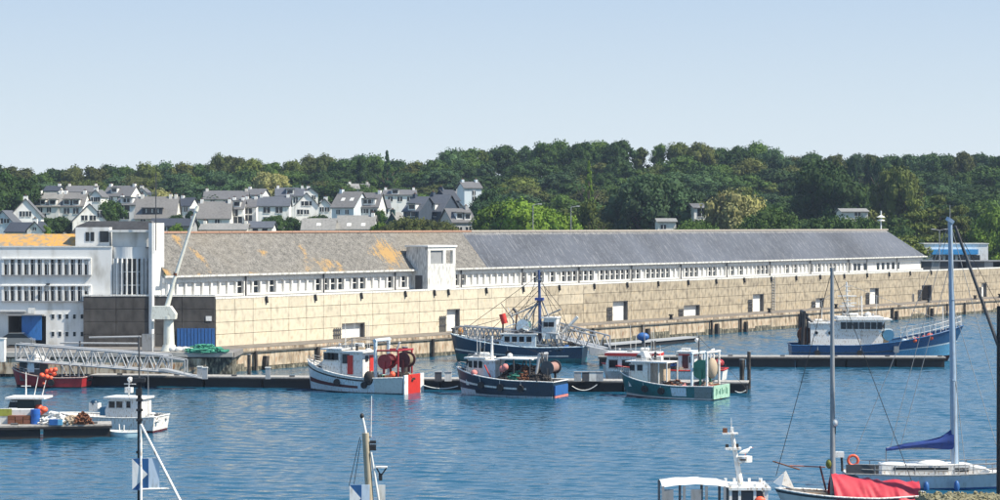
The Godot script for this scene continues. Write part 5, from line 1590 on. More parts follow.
	for q in [[512, 378], [521, 376], [530, 377], [540, 378], [547, 379], [526, 372], [536, 371], [516, 370]]:
		var gr := Node3D.new()
		gr.name = "gear"
		n.add_child(gr, true)
		gr.position = Vector3(X(b, q[0]), Y(b, q[0], q[1] + 3), b.near * (1.2 if q[1] > 374 else 0.2))
		net_heap(gr, Vector3(0.75, 0.8, 0.6), [M.net_dark, green, M.rust, M.net_dark][int(q[0]) % 4], int(q[0]), "net")
	for q in [[538, 383, 545, 352], [545, 352, 552, 380], [520, 380, 526, 360], [556, 382, 548, 358]]:
		bar(n, "gear_pole", P(b, q[0], q[1], b.near * 1.0), P(b, q[2], q[3], b.near * 0.4), 0.06, M.dark_grey)
	bar(n, "ramp_pole", P(b, 497, 376, b.near * 1.5), P(b, 491, 364, b.near * 1.5), 0.07, M.red)
	guard(b, 0.8, 0.98, 0.5, M.grey, 5)
	wires(b, [[P(b, 492, 337), P(b, 462, 372)], [P(b, 492, 337), P(b, 543, 354)]], M.dark)

	fit_out(b, 488, 472, 357, 1.8, [0.3, 0.5, 0.7], 2)

	# 3 blue trawler behind with a tall mast
	b = new_boat("trawler", "blue trawler with tall blue mast and tangled rigging between pontoon and quay", "fishing boat", Vector2(584, 362.5), Vector2(457, 361.0), {"B": 4.8, "mid": 1.7, "bow": 3.0, "aft": 1.8, "rake": 0.7, "fore": 0.5, "stern": 0.85}, "trawlers at the pontoons")
	n = b.n
	strip(b, "bottom_paint", -0.5, 0.3, teal)
	strip(b, "topside", 0.3, 1.0, royal)
	strip(b, "stripe", 0.42, 0.48, wd, 0.02, 0.1, 0.99, false)
	rail(b, "cap_rail", 1.0, 0.07, lblue)
	deck(b, 0.7, M.grey)
	cabin(b, "wheelhouse", X(b, 538), X(b, 503), 1.4, Y(b, 520, 334), 3.0, lblue, 0.4, wd, 0.3)
	for k in 4: side_window(b, lerpf(X(b, 535), X(b, 506), (k + 0.5) / 4.0), Y(b, 520, 338.5), 0.55, 0.65, 1.52, wd)
	cabin(b, "upper_bridge", X(b, 558), X(b, 544), 2.6, Y(b, 550, 318), 2.4, wd, 0.2, wd, 0.2)
	side_window(b, X(b, 553), Y(b, 553, 324), 0.6, 0.6, 1.22, wd)
	side_window(b, X(b, 547.5), Y(b, 548, 324), 0.5, 0.6, 1.22, wd)
	mast(b, "mainmast", P(b, 540.5, 352), P(b, 539, 270), 0.22, paint(Color(0.05, 0.09, 0.22), 0.5))
	bx(n, "crosstree", P(b, 539.5, 299), Vector3(0.9, 0.3, 0.9), paint(Color(0.04, 0.07, 0.28), 0.5))
	bx(n, "crosstree", P(b, 539, 280), Vector3(0.7, 0.12, 0.5), M.grey)
	bx(n, "crosstree", P(b, 539, 271), Vector3(0.9, 0.08, 0.1), M.grey)
	for q in [[539, 300, 518, 326], [536, 306, 524, 330], [539, 304, 512, 316], [541, 318, 562, 309], [541, 300, 556, 330]]:
		bar(n, "derrick", P(b, q[0], q[1], 0.3), P(b, q[2], q[3], b.near * 0.8), 0.09, M.grey)
	for k in 40:
		var rr := RandomNumberGenerator.new()
		rr.seed = 300 + k
		var p0 := P(b, rr.randf_range(505, 562), rr.randf_range(322, 345), rr.randf_range(-1.5, 1.5))
		var p1 := p0 + Vector3(rr.randf_range(-1.6, 1.6), rr.randf_range(0.3, 2.6), rr.randf_range(-0.5, 0.5))
		bar(n, "gear_pole", p0, p1, rr.randf_range(0.03, 0.07), [M.grey, M.dark_grey, lblue, M.steel][k % 4])
	bar(n, "white_derrick", P(b, 562, 333, 0.5), P(b, 577, 317, 0.5), 0.17, M.old_white)
	bar(n, "davit", P(b, 515, 332), P(b, 517, 313), 0.1, M.rust)
	bar(n, "davit", P(b, 517, 313), P(b, 513, 308), 0.16, M.dark_grey)
	drum(n, "block", P(b, 504.5, 318.5, b.near * 0.6), Vector3(0.3, 1, 0), 0.36, 1.1, M.red)
	bar(n, "block_post", P(b, 504, 323, b.near * 0.6), P(b, 504, 336, b.near * 0.6), 0.1, M.dark)
	net_drum(b, Vector3(X(b, 524), Y(b, 524, 326), 0), 0.75, 1.6, lblue, green)
	wires(b, [[P(b, 539, 275), P(b, 458, 334)], [P(b, 539, 300), P(b, 504, 318)], [P(b, 504, 318), P(b, 468, 328)], [P(b, 539, 285), P(b, 582, 345)], [P(b, 539, 299), P(b, 520, 345, 1.6)], [P(b, 539, 299), P(b, 556, 345, -1.6)], [P(b, 539, 272), P(b, 515, 332, 1.0)], [P(b, 539, 272), P(b, 563, 338, -1.0)], [P(b, 539, 285), P(b, 480, 340)], [P(b, 517, 313), P(b, 539, 290)], [P(b, 562, 309), P(b, 539, 280)], [P(b, 562, 309), P(b, 572, 346)]], M.dark, 0.03)
	clutter(b, X(b, 582), X(b, 556), 1.3, 3.6, 12, [M.blue, M.dark_grey, M.net_dark, M.grey, royal], 33, 0.7)
	clutter(b, X(b, 500), X(b, 464), 1.7, 2.8, 13, [lblue, M.dark_grey, M.grey, M.old_white, sky_b], 35, 0.5)
	clutter(b, X(b, 540), X(b, 515), Y(b, 528, 334), 2.4, 10, [wd, M.grey, M.dark_grey, M.net_dark], 36, 0.45)
	ball(n, "float", P(b, 460.5, 331, 0), Vector3(0.35, 0.4, 0.35), paint(Color(0.5, 0.24, 0.07), 0.7))
	guard(b, 0.74, 0.97, 0.9, M.grey, 7)
	bx(n, "blue_bin", P(b, 563, 349, b.near * 1.2), Vector3(1.5, 1.0, 0.9), M.blue)

	fit_out(b, 537, 506, 333, 2.6, [0.55, 0.75], 3)

	# 5 white passenger style boat with a red band, behind the pontoon
	b = new_boat("workboat", "white workboat with long cabin and red roof band moored behind the pontoon", "boat", Vector2(724, 380.5), Vector2(606, 378.5), {"B": 3.8, "mid": 1.0, "bow": 1.5, "aft": 1.1, "rake": 0.4, "fore": 0.6, "stern": 0.9})
	n = b.n
	strip(b, "topside", -0.4, 1.0, wd)
	rail(b, "cap_rail", 1.0, 0.08, M.red)
	deck(b, 0.8, M.grey)
	cabin(b, "long_cabin", X(b, 661), X(b, 609), 0.8, Y(b, 630, 355), 2.8, wd, 0.1)
	bx(n, "red_band", Vector3((X(b, 661) + X(b, 608)) / 2, Y(b, 634, 354), 0), Vector3(absf(X(b, 661) - X(b, 608)) + 0.1, 0.26, 3.0), M.red)
	bx(n, "cabin_roof", Vector3((X(b, 661) + X(b, 608)) / 2, Y(b, 634, 352.3), 0), Vector3(absf(X(b, 661) - X(b, 608)), 0.1, 2.9), wd)
	for px in [616, 629, 651]: side_window(b, X(b, px), Y(b, px, 363), 0.85, 0.8, 1.42, M.grey)
	cabin(b, "wheelhouse", X(b, 696), X(b, 680), 0.8, Y(b, 688, 352), 2.2, wd, 0.0, wd, 0.1)
	bx(n, "red_band", Vector3((X(b, 698) + X(b, 680)) / 2, Y(b, 688, 354), 0), Vector3(1.7, 0.12, 2.4), M.red)
	bx(n, "open_door", Vector3(X(b, 687), Y(b, 687, 361), b.near * 1.12), Vector3(0.6, 1.3, 0.06), maroon)
	side_window(b, X(b, 693), Y(b, 693, 359), 0.4, 0.6, 1.12)
	bx(n, "roof_box", P(b, 686, 350), Vector3(0.8, 0.4, 0.8), wd)
	bar(n, "derrick", P(b, 668, 373, b.near * 0.8), P(b, 692, 366, b.near * 0.8), 0.13, hull_red)
	gantry(b, X(b, 712), 0.8, Y(b, 712, 350), 2.2, wd, 0.09)
	gantry(b, X(b, 700), 0.8, Y(b, 700, 353), 2.2, wd, 0.09)
	ball(n, "drum_cover", P(b, 719, 363), Vector3(0.5, 0.4, 0.6), hull_red)
	clutter(b, X(b, 720), X(b, 664), 0.9, 2.6, 14, junk, 55, 0.5)
	mast(b, "antenna", P(b, 699, 352), P(b, 697, 332), 0.06, M.grey)
	ball(n, "lamp_globe", P(b, 697, 340), Vector3(0.22, 0.22, 0.22), wd)

	fit_out(b, 658, 612, 352, 2.4, [], 4)

	# 4 teal trawler with lettering on its stern
	b = new_boat("trawler", "teal trawler with pale patch amidships and mint green lettered transom", "fishing boat", Vector2(719, 399.3), Vector2(627, 395.5), {"B": 4.1, "mid": 1.15, "bow": 2.1, "aft": 1.2, "rake": 0.65, "fore": 0.5, "stern": 0.9}, "trawlers at the pontoons")
	n = b.n
	L = b.L
	strip(b, "bottom_paint", -0.6, 0.04, maroon)
	strip(b, "boot_line", 0.04, 0.14, M.old_white)
	strip(b, "topside", 0.14, 1.0, teal)
	strip(b, "pale_patch", 0.25, 0.88, lblue, 0.015, 0.25, 0.40, false, 3, b.near)
	strip(b, "worn_patch", 0.12, 0.95, hullp(Color(0.20, 0.25, 0.25), 0.8, 1.0), 0.02, 0.001, 0.17, false, 3, b.near)
	rail(b, "cap_rail", 1.0, 0.06, M.old_white)
	deck(b, 0.6, M.dark_grey)
	bx(n, "transom_panel", Vector3(-L / 2 - 0.2, 0.68, 0), Vector3(0.12, 1.15, 3.5), mint)
	for k in 9:      # the name on the stern, worn to dark strokes
		bx(n, "letter_stroke", Vector3(-L / 2 - 0.275, 0.70 + 0.05 * sin(k * 2.1), -1.25 + k * 0.31 + 0.05 * sin(k * 3.7)), Vector3(0.03, 0.42 + 0.16 * cos(k * 1.7), 0.06), green)
	cabin(b, "wheelhouse", X(b, 653), X(b, 634), 0.9, Y(b, 640, 362), 2.1, wd, 0.3)
	bx(n, "wheelhouse_roof", Vector3((X(b, 672) + X(b, 631)) / 2, Y(b, 645, 361.2), 0), Vector3(absf(X(b, 672) - X(b, 631)), 0.12, 2.4), wd)
	side_window(b, X(b, 645), Y(b, 645, 367), 0.5, 0.6, 1.07, wd)
	side_window(b, X(b, 637.5), Y(b, 638, 367), 0.45, 0.6, 1.07, wd)
	for z in [-0.7, 0.0, 0.7]: bx(n, "front_window", Vector3(X(b, 634), Y(b, 634, 367), z * 0.85), Vector3(0.1, 0.6, 0.45), M.glass)
	var fun := begin()
	prism(fun, PackedVector2Array([Vector2(X(b, 650), Y(b, 646, 361)), Vector2(X(b, 638), Y(b, 646, 361)), Vector2(X(b, 639), Y(b, 646, 355)), Vector2(X(b, 644), Y(b, 646, 351)), Vector2(X(b, 646), Y(b, 646, 351))]), -0.5, 0.5)
	done(n, "funnel", fun, wd)
	bx(n, "funnel_vent", P(b, 641, 356.5, b.near * 0.52), Vector3(0.4, 0.3, 0.06), M.dark)
	bar(n, "exhaust", P(b, 655, 360), P(b, 655.5, 352), 0.12, M.dark)
	for px in [655, 664, 672]:
		for z in [-1.1, 1.1]: bar(n, "roof_post", Vector3(X(b, px), 0.7, z), Vector3(X(b, px), Y(b, px, 361), z), 0.07, M.old_white)
	cabin(b, "deck_house", X(b, 667), X(b, 660), 0.7, Y(b, 664, 363), 1.4, tan, 0.0)
	mast(b, "antenna", P(b, 645, 352), P(b, 644, 326), 0.05, M.grey)
	gantry(b, X(b, 698), 0.7, Y(b, 698, 353), 2.6, lblue, 0.13)
	gantry(b, X(b, 713), 0.7, Y(b, 713, 352), 2.6, wd, 0.11)
	mast(b, "mast", P(b, 699, 378), P(b, 699, 336), 0.09, M.dark_grey)
	net_drum(b, Vector3(X(b, 704), Y(b, 704, 369), 0.3), 0.85, 1.9, green, tan)
	ball(n, "hung_net", Vector3(X(b, 714), Y(b, 714, 368), -0.4), Vector3(0.45, 0.9, 0.6), tan)
	clutter(b, X(b, 714), X(b, 670), 0.75, 3.0, 24, [M.net_dark, M.dark_grey, M.rust, tan, M.net_dark, skin], 44, 0.55)
	guard(b, 0.82, 0.98, 0.45, M.grey, 5)
	wires(b, [[P(b, 699, 337), P(b, 646, 352)], [P(b, 699, 337), P(b, 714, 353)], [P(b, 713, 352), P(b, 746, 388)]], M.dark)

	fit_out(b, 665, 636, 360.5, 1.9, [0.5, 0.68], 5)

	# 6 big blue trawler at the second pontoon, bow to the far end
	b = new_boat("trawler", "big royal blue stern trawler with white bridge, lattice mast and orange floats at its bow", "fishing boat", Vector2(791, 360.0), Vector2(948, 360.5), {"B": 6.0, "mid": 1.75, "bow": 3.9, "aft": 1.75, "rake": 1.7, "fore": 0.5, "stern": 0.85}, "trawlers at the pontoons")
	n = b.n
	strip(b, "bottom_paint", -0.5, 0.25, maroon)
	strip(b, "topside", 0.2, 1.0, bright_blue)
	strip(b, "bow_band", 0.16, 0.52, sky_b, 0.02, 0.62, 1.0, false)
	strip(b, "bow_line", 0.52, 0.57, lblue, 0.025, 0.55, 1.0, false)
	rail(b, "cap_rail", 1.0, 0.08, bright_blue)
	rail(b, "rubbing_strake", 0.55, 0.07, navy, 0.0, 0.0, 0.6)
	deck(b, 0.78, M.grey)
	cabin(b, "superstructure", X(b, 809), X(b, 859), 1.3, Y(b, 835, 323), 3.8, wd, 0.0, wd, 0.2)
	cabin(b, "fore_house", X(b, 859.5), X(b, 880), 1.5, Y(b, 870, 330), 3.4, wd, 0.4)
	cabin(b, "bridge", X(b, 838), X(b, 881), Y(b, 860, 330), Y(b, 860, 319.5), 4.2, wd, -0.2, wd, 0.5)
	bx(n, "bridge_top", Vector3((X(b, 836) + X(b, 882)) / 2, Y(b, 860, 318), 0), Vector3(5.0, 0.35, 4.4), wd)
	for k in 7: side_window(b, lerpf(X(b, 838.5), X(b, 880.5), (k + 0.5) / 7.0), Y(b, 860, 324.8), 0.58, 0.75, 2.12)
	for z in [-1.5, -0.75, 0.0, 0.75, 1.5]: bx(n, "front_window", Vector3(X(b, 881) + 0.14, Y(b, 860, 324.8), z), Vector3(0.1, 0.75, 0.62), M.glass)
	for px in [815, 828]: drum(n, "porthole", Vector3(X(b, px), Y(b, px, 332), 1.92), Vector3(0, 0, 1), 0.17, 0.06, M.glass)
	for z in [-0.45, 0.45]: bar(n, "lattice_leg", P(b, 848, 318, z), P(b, 846.5, 282, z * 0.3), 0.07, wd)
	for k in 7:
		bx(n, "lattice_bar", P(b, 847.5, 314 - k * 4.6), Vector3(0.9 - k * 0.06, 0.07, 1.0 - k * 0.08), wd)
	bx(n, "mast_platform", P(b, 847, 306), Vector3(1.6, 0.1, 1.2), wd)
	bx(n, "mast_platform", P(b, 847, 296), Vector3(2.0, 0.1, 0.8), wd)
	bx(n, "radar", P(b, 849, 303), Vector3(1.6, 0.14, 0.3), wd)
	bar(n, "signal_mast", P(b, 862, 318), P(b, 861.5, 296), 0.09, wd)
	ball(n, "radar_dome", P(b, 868, 315), Vector3(0.35, 0.35, 0.35), wd)
	ball(n, "radar_dome", P(b, 856, 315), Vector3(0.3, 0.25, 0.3), wd)
	bx(n, "funnel", P(b, 852, 317), Vector3(0.9, 0.7, 0.8), M.dark_grey)
	gantry(b, X(b, 801), 1.4, Y(b, 801, 312), 3.6, M.dark, 0.2, 0.2)
	gantry(b, X(b, 806), 1.4, Y(b, 806, 314), 3.2, M.dark, 0.12)
	for z in [-1.6, 1.6]: bar(n, "gantry_brace", Vector3(X(b, 804), Y(b, 804, 315), z), Vector3(X(b, 818), Y(b, 818, 328), z), 0.14, M.dark_grey)
	net_drum(b, Vector3(X(b, 806), Y(b, 806, 335), 0), 0.9, 2.6, M.rust, M.net_dark)
	drum(n, "winch_drum", P(b, 887, 334.5, 0.6), Vector3(0, 0, 1), 0.62, 1.6, paint(Color(0.06, 0.22, 0.38), 0.6))
	bx(n, "winch_cover", P(b, 887, 330, 0.6), Vector3(0.9, 0.25, 1.4), lblue)
	bx(n, "winch", P(b, 880, 339), Vector3(1.6, 0.8, 2.0), tan)
	clutter(b, X(b, 886), X(b, 925), 2.0, 3.0, 9, [M.grey, M.dark_grey, lblue, M.net_dark], 66, 0.5)
	guard(b, 0.66, 0.985, 1.1, wd, 10)
	mast(b, "foremast", P(b, 943, 330), P(b, 943, 306), 0.07, wd)
	for q in [[911.5, 339, 0.28], [915.5, 337.5, 0.2], [927.5, 336, 0.44], [921, 336, 0.2]]:
		var fv := hp(b.h, (X(b, q[0]) / b.L) + 0.5, 0.7, 0.3)
		ball(n, "float", Vector3(X(b, q[0]), Y(b, q[0], q[1]), fv.z), Vector3(q[2], q[2], q[2]), M.orange)
	bx(n, "hull_patch", Vector3(X(b, 893), Y(b, 893, 348), 3.05), Vector3(0.55, 0.7, 0.1), M.grey)
	wires(b, [[P(b, 846.5, 284), P(b, 955, 326)], [P(b, 846.5, 284), P(b, 803, 313)], [P(b, 943, 308), P(b, 960, 325)]], M.grey, 0.025)

	fit_out(b, 842, 878, 316.5, 3.6, [0.15, 0.4], 6)
	fit_out(b, 811, 835, 322.5, 3.2, [], 7)

	# 7 small red boat under the long gangway
	b = new_boat("small_trawler", "small dark red fishing boat with a cluster of orange floats under the gangway", "fishing boat", Vector2(86, 387.5), Vector2(17, 386.5), {"B": 3.0, "mid": 0.95, "bow": 1.75, "aft": 1.0, "rake": 0.5, "fore": 0.5, "stern": 0.85})
	n = b.n
	strip(b, "bottom_paint", -0.5, 0.12, M.black)
	strip(b, "topside", 0.12, 1.0, hull_red)
	rail(b, "cap_rail", 1.0, 0.06, paint(Color(0.48, 0.36, 0.32), 0.6))
	deck(b, 0.6, M.grey)
	cabin(b, "wheelhouse", X(b, 44), X(b, 24), 0.6, Y(b, 33, 361), 1.9, M.dark_grey, 0.1, wd, 0.25)
	bx(n, "cabin_panel", Vector3(X(b, 35), Y(b, 35, 363), b.near * 0.98), Vector3(0.68, 1.6, 0.08), lblue)
	side_window(b, X(b, 27), Y(b, 27, 365), 0.7, 0.6, 0.97)
	side_window(b, X(b, 41), Y(b, 41, 365), 0.4, 0.6, 0.97, wd)
	bx(n, "mast_foot", P(b, 35, 357), Vector3(0.5, 0.6, 0.5), wd)
	mast(b, "mast", P(b, 35, 357), P(b, 35, 350), 0.07, wd)
	for q in [[48, 374.5, 0.26], [53, 376, 0.26], [58, 373, 0.24], [55, 370, 0.26], [51, 371, 0.24], [57, 377, 0.22], [59, 369, 0.22], [50, 382.5, 0.2]]:
		ball(n, "float", P(b, q[0], q[1], b.near * (1.45 if q[1] > 373 else 0.9)), Vector3(q[2], q[2], q[2]), M.orange)
	for px in [66, 74, 83]:
		gantry(b, X(b, px), 0.6, Y(b, px, 365), 1.9, M.grey, 0.05)
		bar(n, "gantry_brace", P(b, px, 365, b.near * 0.95), P(b, px + 5, 375, b.near * 0.95), 0.05, M.grey)
	clutter(b, X(b, 86), X(b, 46), 0.6, 1.8, 9, [M.dark_grey, wd, M.net_dark, M.grey], 77, 0.35)
	guard(b, 0.7, 0.97, 0.45, M.grey, 4)

	fit_out(b, 43, 27, 360.5, 1.6, [0.4], 8)

	# 8 white boat and dark wheelhouse boat behind the laden pontoon
	b = new_boat("fishing_boat", "white fishing boat with small wheelhouse and rust-red waterline beside the laden pontoon", "fishing boat", Vector2(160, 431.5), Vector2(64, 429.0), {"B": 3.0, "mid": 1.05, "bow": 1.2, "aft": 1.15, "rake": 0.4, "fore": 0.55, "stern": 0.92})
	n = b.n
	strip(b, "bottom_paint", -0.5, 0.16, maroon)
	strip(b, "topside", 0.14, 1.0, wd)
	rail(b, "cap_rail", 1.0, 0.05, M.old_white)
	deck(b, 0.65, M.grey)
	cabin(b, "wheelhouse", X(b, 146), X(b, 112), 0.7, Y(b, 130, 398), 1.9, wd, 0.3, wd, 0.3)
	for px in [117.5, 125, 134]: side_window(b, X(b, px), Y(b, px, 403.5), 0.45 if px < 130 else 0.3, 0.55, 0.97, M.old_white)
	mast(b, "mast", P(b, 129, 398), P(b, 129, 379), 0.07, wd)
	bx(n, "mast_tray", P(b, 129, 390), Vector3(0.5, 0.4, 0.4), wd)
	ball(n, "radar_dome", P(b, 130, 379.5), Vector3(0.22, 0.2, 0.22), wd)
	bx(n, "crosstree", P(b, 130, 384), Vector3(0.9, 0.06, 0.1), wd)
	mast(b, "antenna", P(b, 148.5, 415), P(b, 148, 358), 0.035, M.grey)
	bx(n, "hauler", P(b, 95, 407), Vector3(0.7, 0.6, 0.6), wd)
	ball(n, "hauler_head", P(b, 94.5, 403.5), Vector3(0.32, 0.32, 0.32), royal)
	bx(n, "blue_box", P(b, 107.5, 411), Vector3(0.8, 0.6, 0.9), paint(Color(0.03, 0.17, 0.30), 0.5))
	clutter(b, X(b, 158), X(b, 148), 0.75, 2.0, 7, [M.dark_grey, M.net_dark, wd, M.grey], 81, 0.35)
	clutter(b, X(b, 92), X(b, 72), 0.8, 1.4, 5, [wd, M.old_white, M.grey], 82, 0.3)
	for k in 2: bx(n, "number_mark", Vector3(X(b, 153) - 0.0 + k * 0.35, 0.75, b.near * 1.5), Vector3(0.08, 0.3, 0.04), M.grey, 0, 0.3)

	b = new_boat("fishing_boat", "fishing boat with dark green wheelhouse and white flat roof behind the blue barrel", "fishing boat", Vector2(60, 430.0), Vector2(-25, 429.5), {"B": 3.2, "mid": 0.95, "bow": 1.5, "aft": 1.0, "rake": 0.5, "fore": 0.5, "stern": 0.9})
	n = b.n
	strip(b, "topside", -0.4, 1.0, M.old_white)
	rail(b, "cap_rail", 1.0, 0.06, M.grey)
	deck(b, 0.65, M.grey)
	var dk := paint(Color(0.012, 0.028, 0.024), 0.5)
	cabin(b, "wheelhouse", X(b, 38), X(b, 12), 0.6, Y(b, 25, 399), 2.0, dk, 0.15)
	bx(n, "wheelhouse_roof", P(b, 29, 397.2), Vector3(2.9, 0.13, 2.4), wd)
	side_window(b, X(b, 17), Y(b, 17, 403.5), 0.5, 0.5, 1.03, wd)
	mast(b, "mast", P(b, 26, 397), P(b, 26, 372), 0.06, wd)
	bx(n, "crosstree", P(b, 26, 386), Vector3(0.7, 0.05, 0.08), wd)
	mast(b, "antenna", P(b, 34, 397), P(b, 38, 377), 0.04, wd)
	mast(b, "antenna", P(b, 42, 396), P(b, 46, 380), 0.04, wd)
	for q in [[41, 407], [46, 409], [43, 411]]: ball(n, "float", P(b, q[0], q[1], b.near * 0.6), Vector3(0.3, 0.24, 0.3), M.orange)

	# things on the laden pontoon
	var s := G(35, 438.5, 0.95).z / -F
	var on := func(px: float, back := 0.9) -> Vector3: return Vector3((px - 500) * 155.0 / F, 0.95, -155.0 + 0.6 - back)
	var t := thing("barrel", "bright blue plastic barrel on the laden pontoon", "barrel", on.call(34.5))
	drum(t, "body", Vector3(0, 0.52, 0), Vector3.UP, 0.34, 1.04, paint(Color(0.02, 0.11, 0.42), 0.4))
	for y in [0.35, 0.7]: drum(t, "hoop", Vector3(0, y, 0), Vector3.UP, 0.36, 0.05, M.blue)
	t = thing("crate_heap", "rust-brown crates of gear beside the blue barrel", "crates", on.call(19.5))
	for k in 6: bx(t, "crate", Vector3(-0.6 + (k % 3) * 0.55, 0.17 + int(k / 3.0) * 0.3, 0), Vector3(0.5, 0.28, 0.5), M.rust if k % 2 else paint(Color(0.20, 0.08, 0.05), 0.8))
	t = thing("insulated_tub", "large white fish tub with lid on the pontoon", "tub", on.call(10, 1.6))
	bx(t, "tub", Vector3(0.2, 0.5, 0), Vector3(2.4, 1.0, 0.9), M.old_white)
	bx(t, "lid", Vector3(-0.5, 0.8, 0.46), Vector3(1.0, 0.5, 0.05), paint(Color(0.30, 0.32, 0.05), 0.8))
	t = thing("net_heap", "white heap of nets under a sheet on the pontoon", "fishing net", on.call(54))
	net_heap(t, Vector3(1.0, 0.75, 0.6), M.old_white, 51)
	t = thing("tool_box", "small blue box beside the white net heap", "box", on.call(55, 0.2))
	bx(t, "body", Vector3(0, 0.2, 0), Vector3(0.6, 0.4, 0.3), M.blue)
	bx(t, "lid", Vector3(0.45, 0.18, 0), Vector3(0.3, 0.36, 0.3), sky_b)
	t = thing("net_heap", "brown rusty net heap near the pontoon end", "fishing net", on.call(82))
	net_heap(t, Vector3(0.6, 0.8, 0.5), M.rust, 52)
	t = thing("net_heap", "grey net heap between the white and brown nets", "fishing net", on.call(72))
	net_heap(t, Vector3(0.65, 0.6, 0.5), tan, 53)
	b = new_boat("dinghy", "low pale blue and white dinghy at the end of the laden pontoon", "dinghy", Vector2(138, 436.0), Vector2(108, 436.5), {"B": 1.3, "mid": 0.32, "bow": 0.45, "aft": 0.34, "rake": 0.2, "fore": 0.5, "stern": 0.8})
	strip(b, "topside", -0.3, 1.0, paint(Color(0.45, 0.66, 0.74), 0.5))
	rail(b, "gunwale", 1.0, 0.04, wd)
	deck(b, 0.5, wd)
	for px in [116, 125]: bx(b.n, "thwart", Vector3(X(b, px), 0.3, 0), Vector3(0.2, 0.05, 1.1), wd)
	bar(b.n, "outboard_post", P(b, 120, 434), P(b, 119, 424), 0.04, wd)
	bar(b.n, "outboard_post", P(b, 124, 434), P(b, 124, 425), 0.04, wd)

# ---------------------------------------------------------------- boats and posts close to the camera
func foreground():
	var wd: Material = M.ship_white
	var bluew := paint(Color(0.52, 0.60, 0.67), 0.4)
	# sloop with a blue sail cover
	var b := new_boat("sailing_yacht", "white sailing yacht with blue sail cover and orange lifebuoy at its stern", "sailboat", Vector2(846, 486.5), Vector2(1020, 487.5), {"B": 3.3, "mid": 0.82, "bow": 1.05, "aft": 0.85, "rake": 0.8, "fore": 0.4, "stern": 0.7, "full": 2.2})
	var n: Node3D = b.n
	strip(b, "antifouling", -0.5, 0.12, M.blue)
	strip(b, "topside", 0.12, 0.9, bluew)
	strip(b, "sheer_strake", 0.9, 1.0, wd, 0.01)
	rail(b, "toe_rail", 1.0, 0.045, M.grey)
	deck(b, 0.97, wd)
	var dy := 0.75
	cabin(b, "coachroof", X(b, 905), X(b, 982), dy, Y(b, 930, 463.5), 1.9, wd, 0.9)
	bx(n, "window", Vector3((X(b, 891) + X(b, 946)) / 2, 1.12, 1.0), Vector3(3.1, 0.2, 0.05), M.glass)
	cabin(b, "cockpit_coaming", X(b, 880), X(b, 907), dy, Y(b, 890, 464), 1.95, wd, 0.1)
	bx(n, "window", Vector3(X(b, 959), 1.1, 0.98), Vector3(0.75, 0.2, 0.05), M.glass)
	ball(n, "spray_hood", P(b, 932, 464), Vector3(0.9, 0.24, 0.7), M.old_white)
	ball(n, "spray_hood", P(b, 893, 464), Vector3(0.8, 0.14, 0.7), wd)
	bx(n, "windbreak", Vector3(X(b, 860), Y(b, 860, 469), b.near * 1.15), Vector3(1.85, 0.75, 0.06), M.dark_grey)
	var ring := TorusMesh.new()
	ring.inner_radius = 0.2; ring.outer_radius = 0.36; ring.rings = 20; ring.ring_segments = 10
	var lb := put(n, "lifebuoy", ring, M.orange)
	lb.transform = Transform3D(Basis(Vector3.RIGHT, PI / 2), P(b, 851, 458.5, b.near * 1.05))
	bx(n, "outboard", P(b, 840, 455, -0.3), Vector3(0.5, 0.3, 0.35), wd)
	bar(n, "outboard_leg", P(b, 842, 456, -0.3), P(b, 843, 472, -0.3), 0.07, M.dark)
	var mk := paint(Color(0.30, 0.40, 0.52), 0.35)
	mast(b, "mast", P(b, 955, 468), P(b, 950, 219), 0.21, mk)
	bar(n, "masthead", P(b, 949, 222), P(b, 951, 219), 0.26, mk)
	bar(n, "vhf_aerial", P(b, 950, 219), P(b, 950, 205), 0.02, M.grey)
	for y in [300.0, 380.0]: bar(n, "spreader", P(b, 952, y, -0.9), P(b, 952, y, 0.9), 0.04, mk)
	bar(n, "boom", P(b, 955, 448), P(b, 887, 448.5), 0.08, M.grey)
	var sc := begin()
	var prof := [[953.5, 427, 449], [948, 432, 449.5], [940, 437, 449], [930, 439.5, 448], [918, 441.5, 447.5], [905, 443.5, 448.5], [895, 446, 450], [886, 448, 451]]
	for i in prof.size() - 1:
		for sgn in [-1.0, 1.0]:
			for j in 5:
				var f := func(q: Array, w: float): return P(b, q[0], lerpf(q[2], q[1], w), sgn * (0.22 * sin(PI * (w * 0.85 + 0.15)) + 0.05 * sin(q[0] * 0.6 + w * 5.0) + 0.05 * sin(q[0] * 1.9 + w * 9.0)))
				sc.set_smooth_group(2)
				var c4 := [f.call(prof[i], j / 5.0), f.call(prof[i], (j + 1) / 5.0), f.call(prof[i + 1], (j + 1) / 5.0), f.call(prof[i + 1], j / 5.0)]
				for k in ([0, 1, 2, 0, 2, 3] if sgn > 0 else [0, 2, 1, 0, 3, 2]): sc.add_vertex(c4[k])
	done(n, "sail_cover", sc, paint(Color(0.012, 0.045, 0.22), 0.8, 0.6))
	bar(n, "boom_crutch", P(b, 886, 450), P(b, 886, 472), 0.03, M.grey)
	for q in [[922, 484], [952, 483]]: ball(n, "fender", P(b, q[0], q[1], b.near * 1.72), Vector3(0.16, 0.34, 0.16), M.blue)
	wires(b, [[P(b, 950, 222), P(b, 1018, 470)], [P(b, 950, 222), P(b, 848, 470)], [P(b, 952, 300, 0.9), P(b, 955, 472, 1.5)], [P(b, 952, 300, -0.9), P(b, 955, 472, -1.5)], [P(b, 950, 225), P(b, 952, 300, 0.9)], [P(b, 950, 225), P(b, 952, 300, -0.9)], [P(b, 951, 260), P(b, 900, 448)], [P(b, 950, 224), P(b, 890, 448)], [P(b, 951, 300), P(b, 1005, 472)], [P(b, 953, 380, 0.9), P(b, 950, 472, 1.5)], [P(b, 953, 380, 0.9), P(b, 962, 472, 1.5)]], M.grey, 0.018)
	guard(b, 0.05, 0.97, 0.55, M.grey, 9)
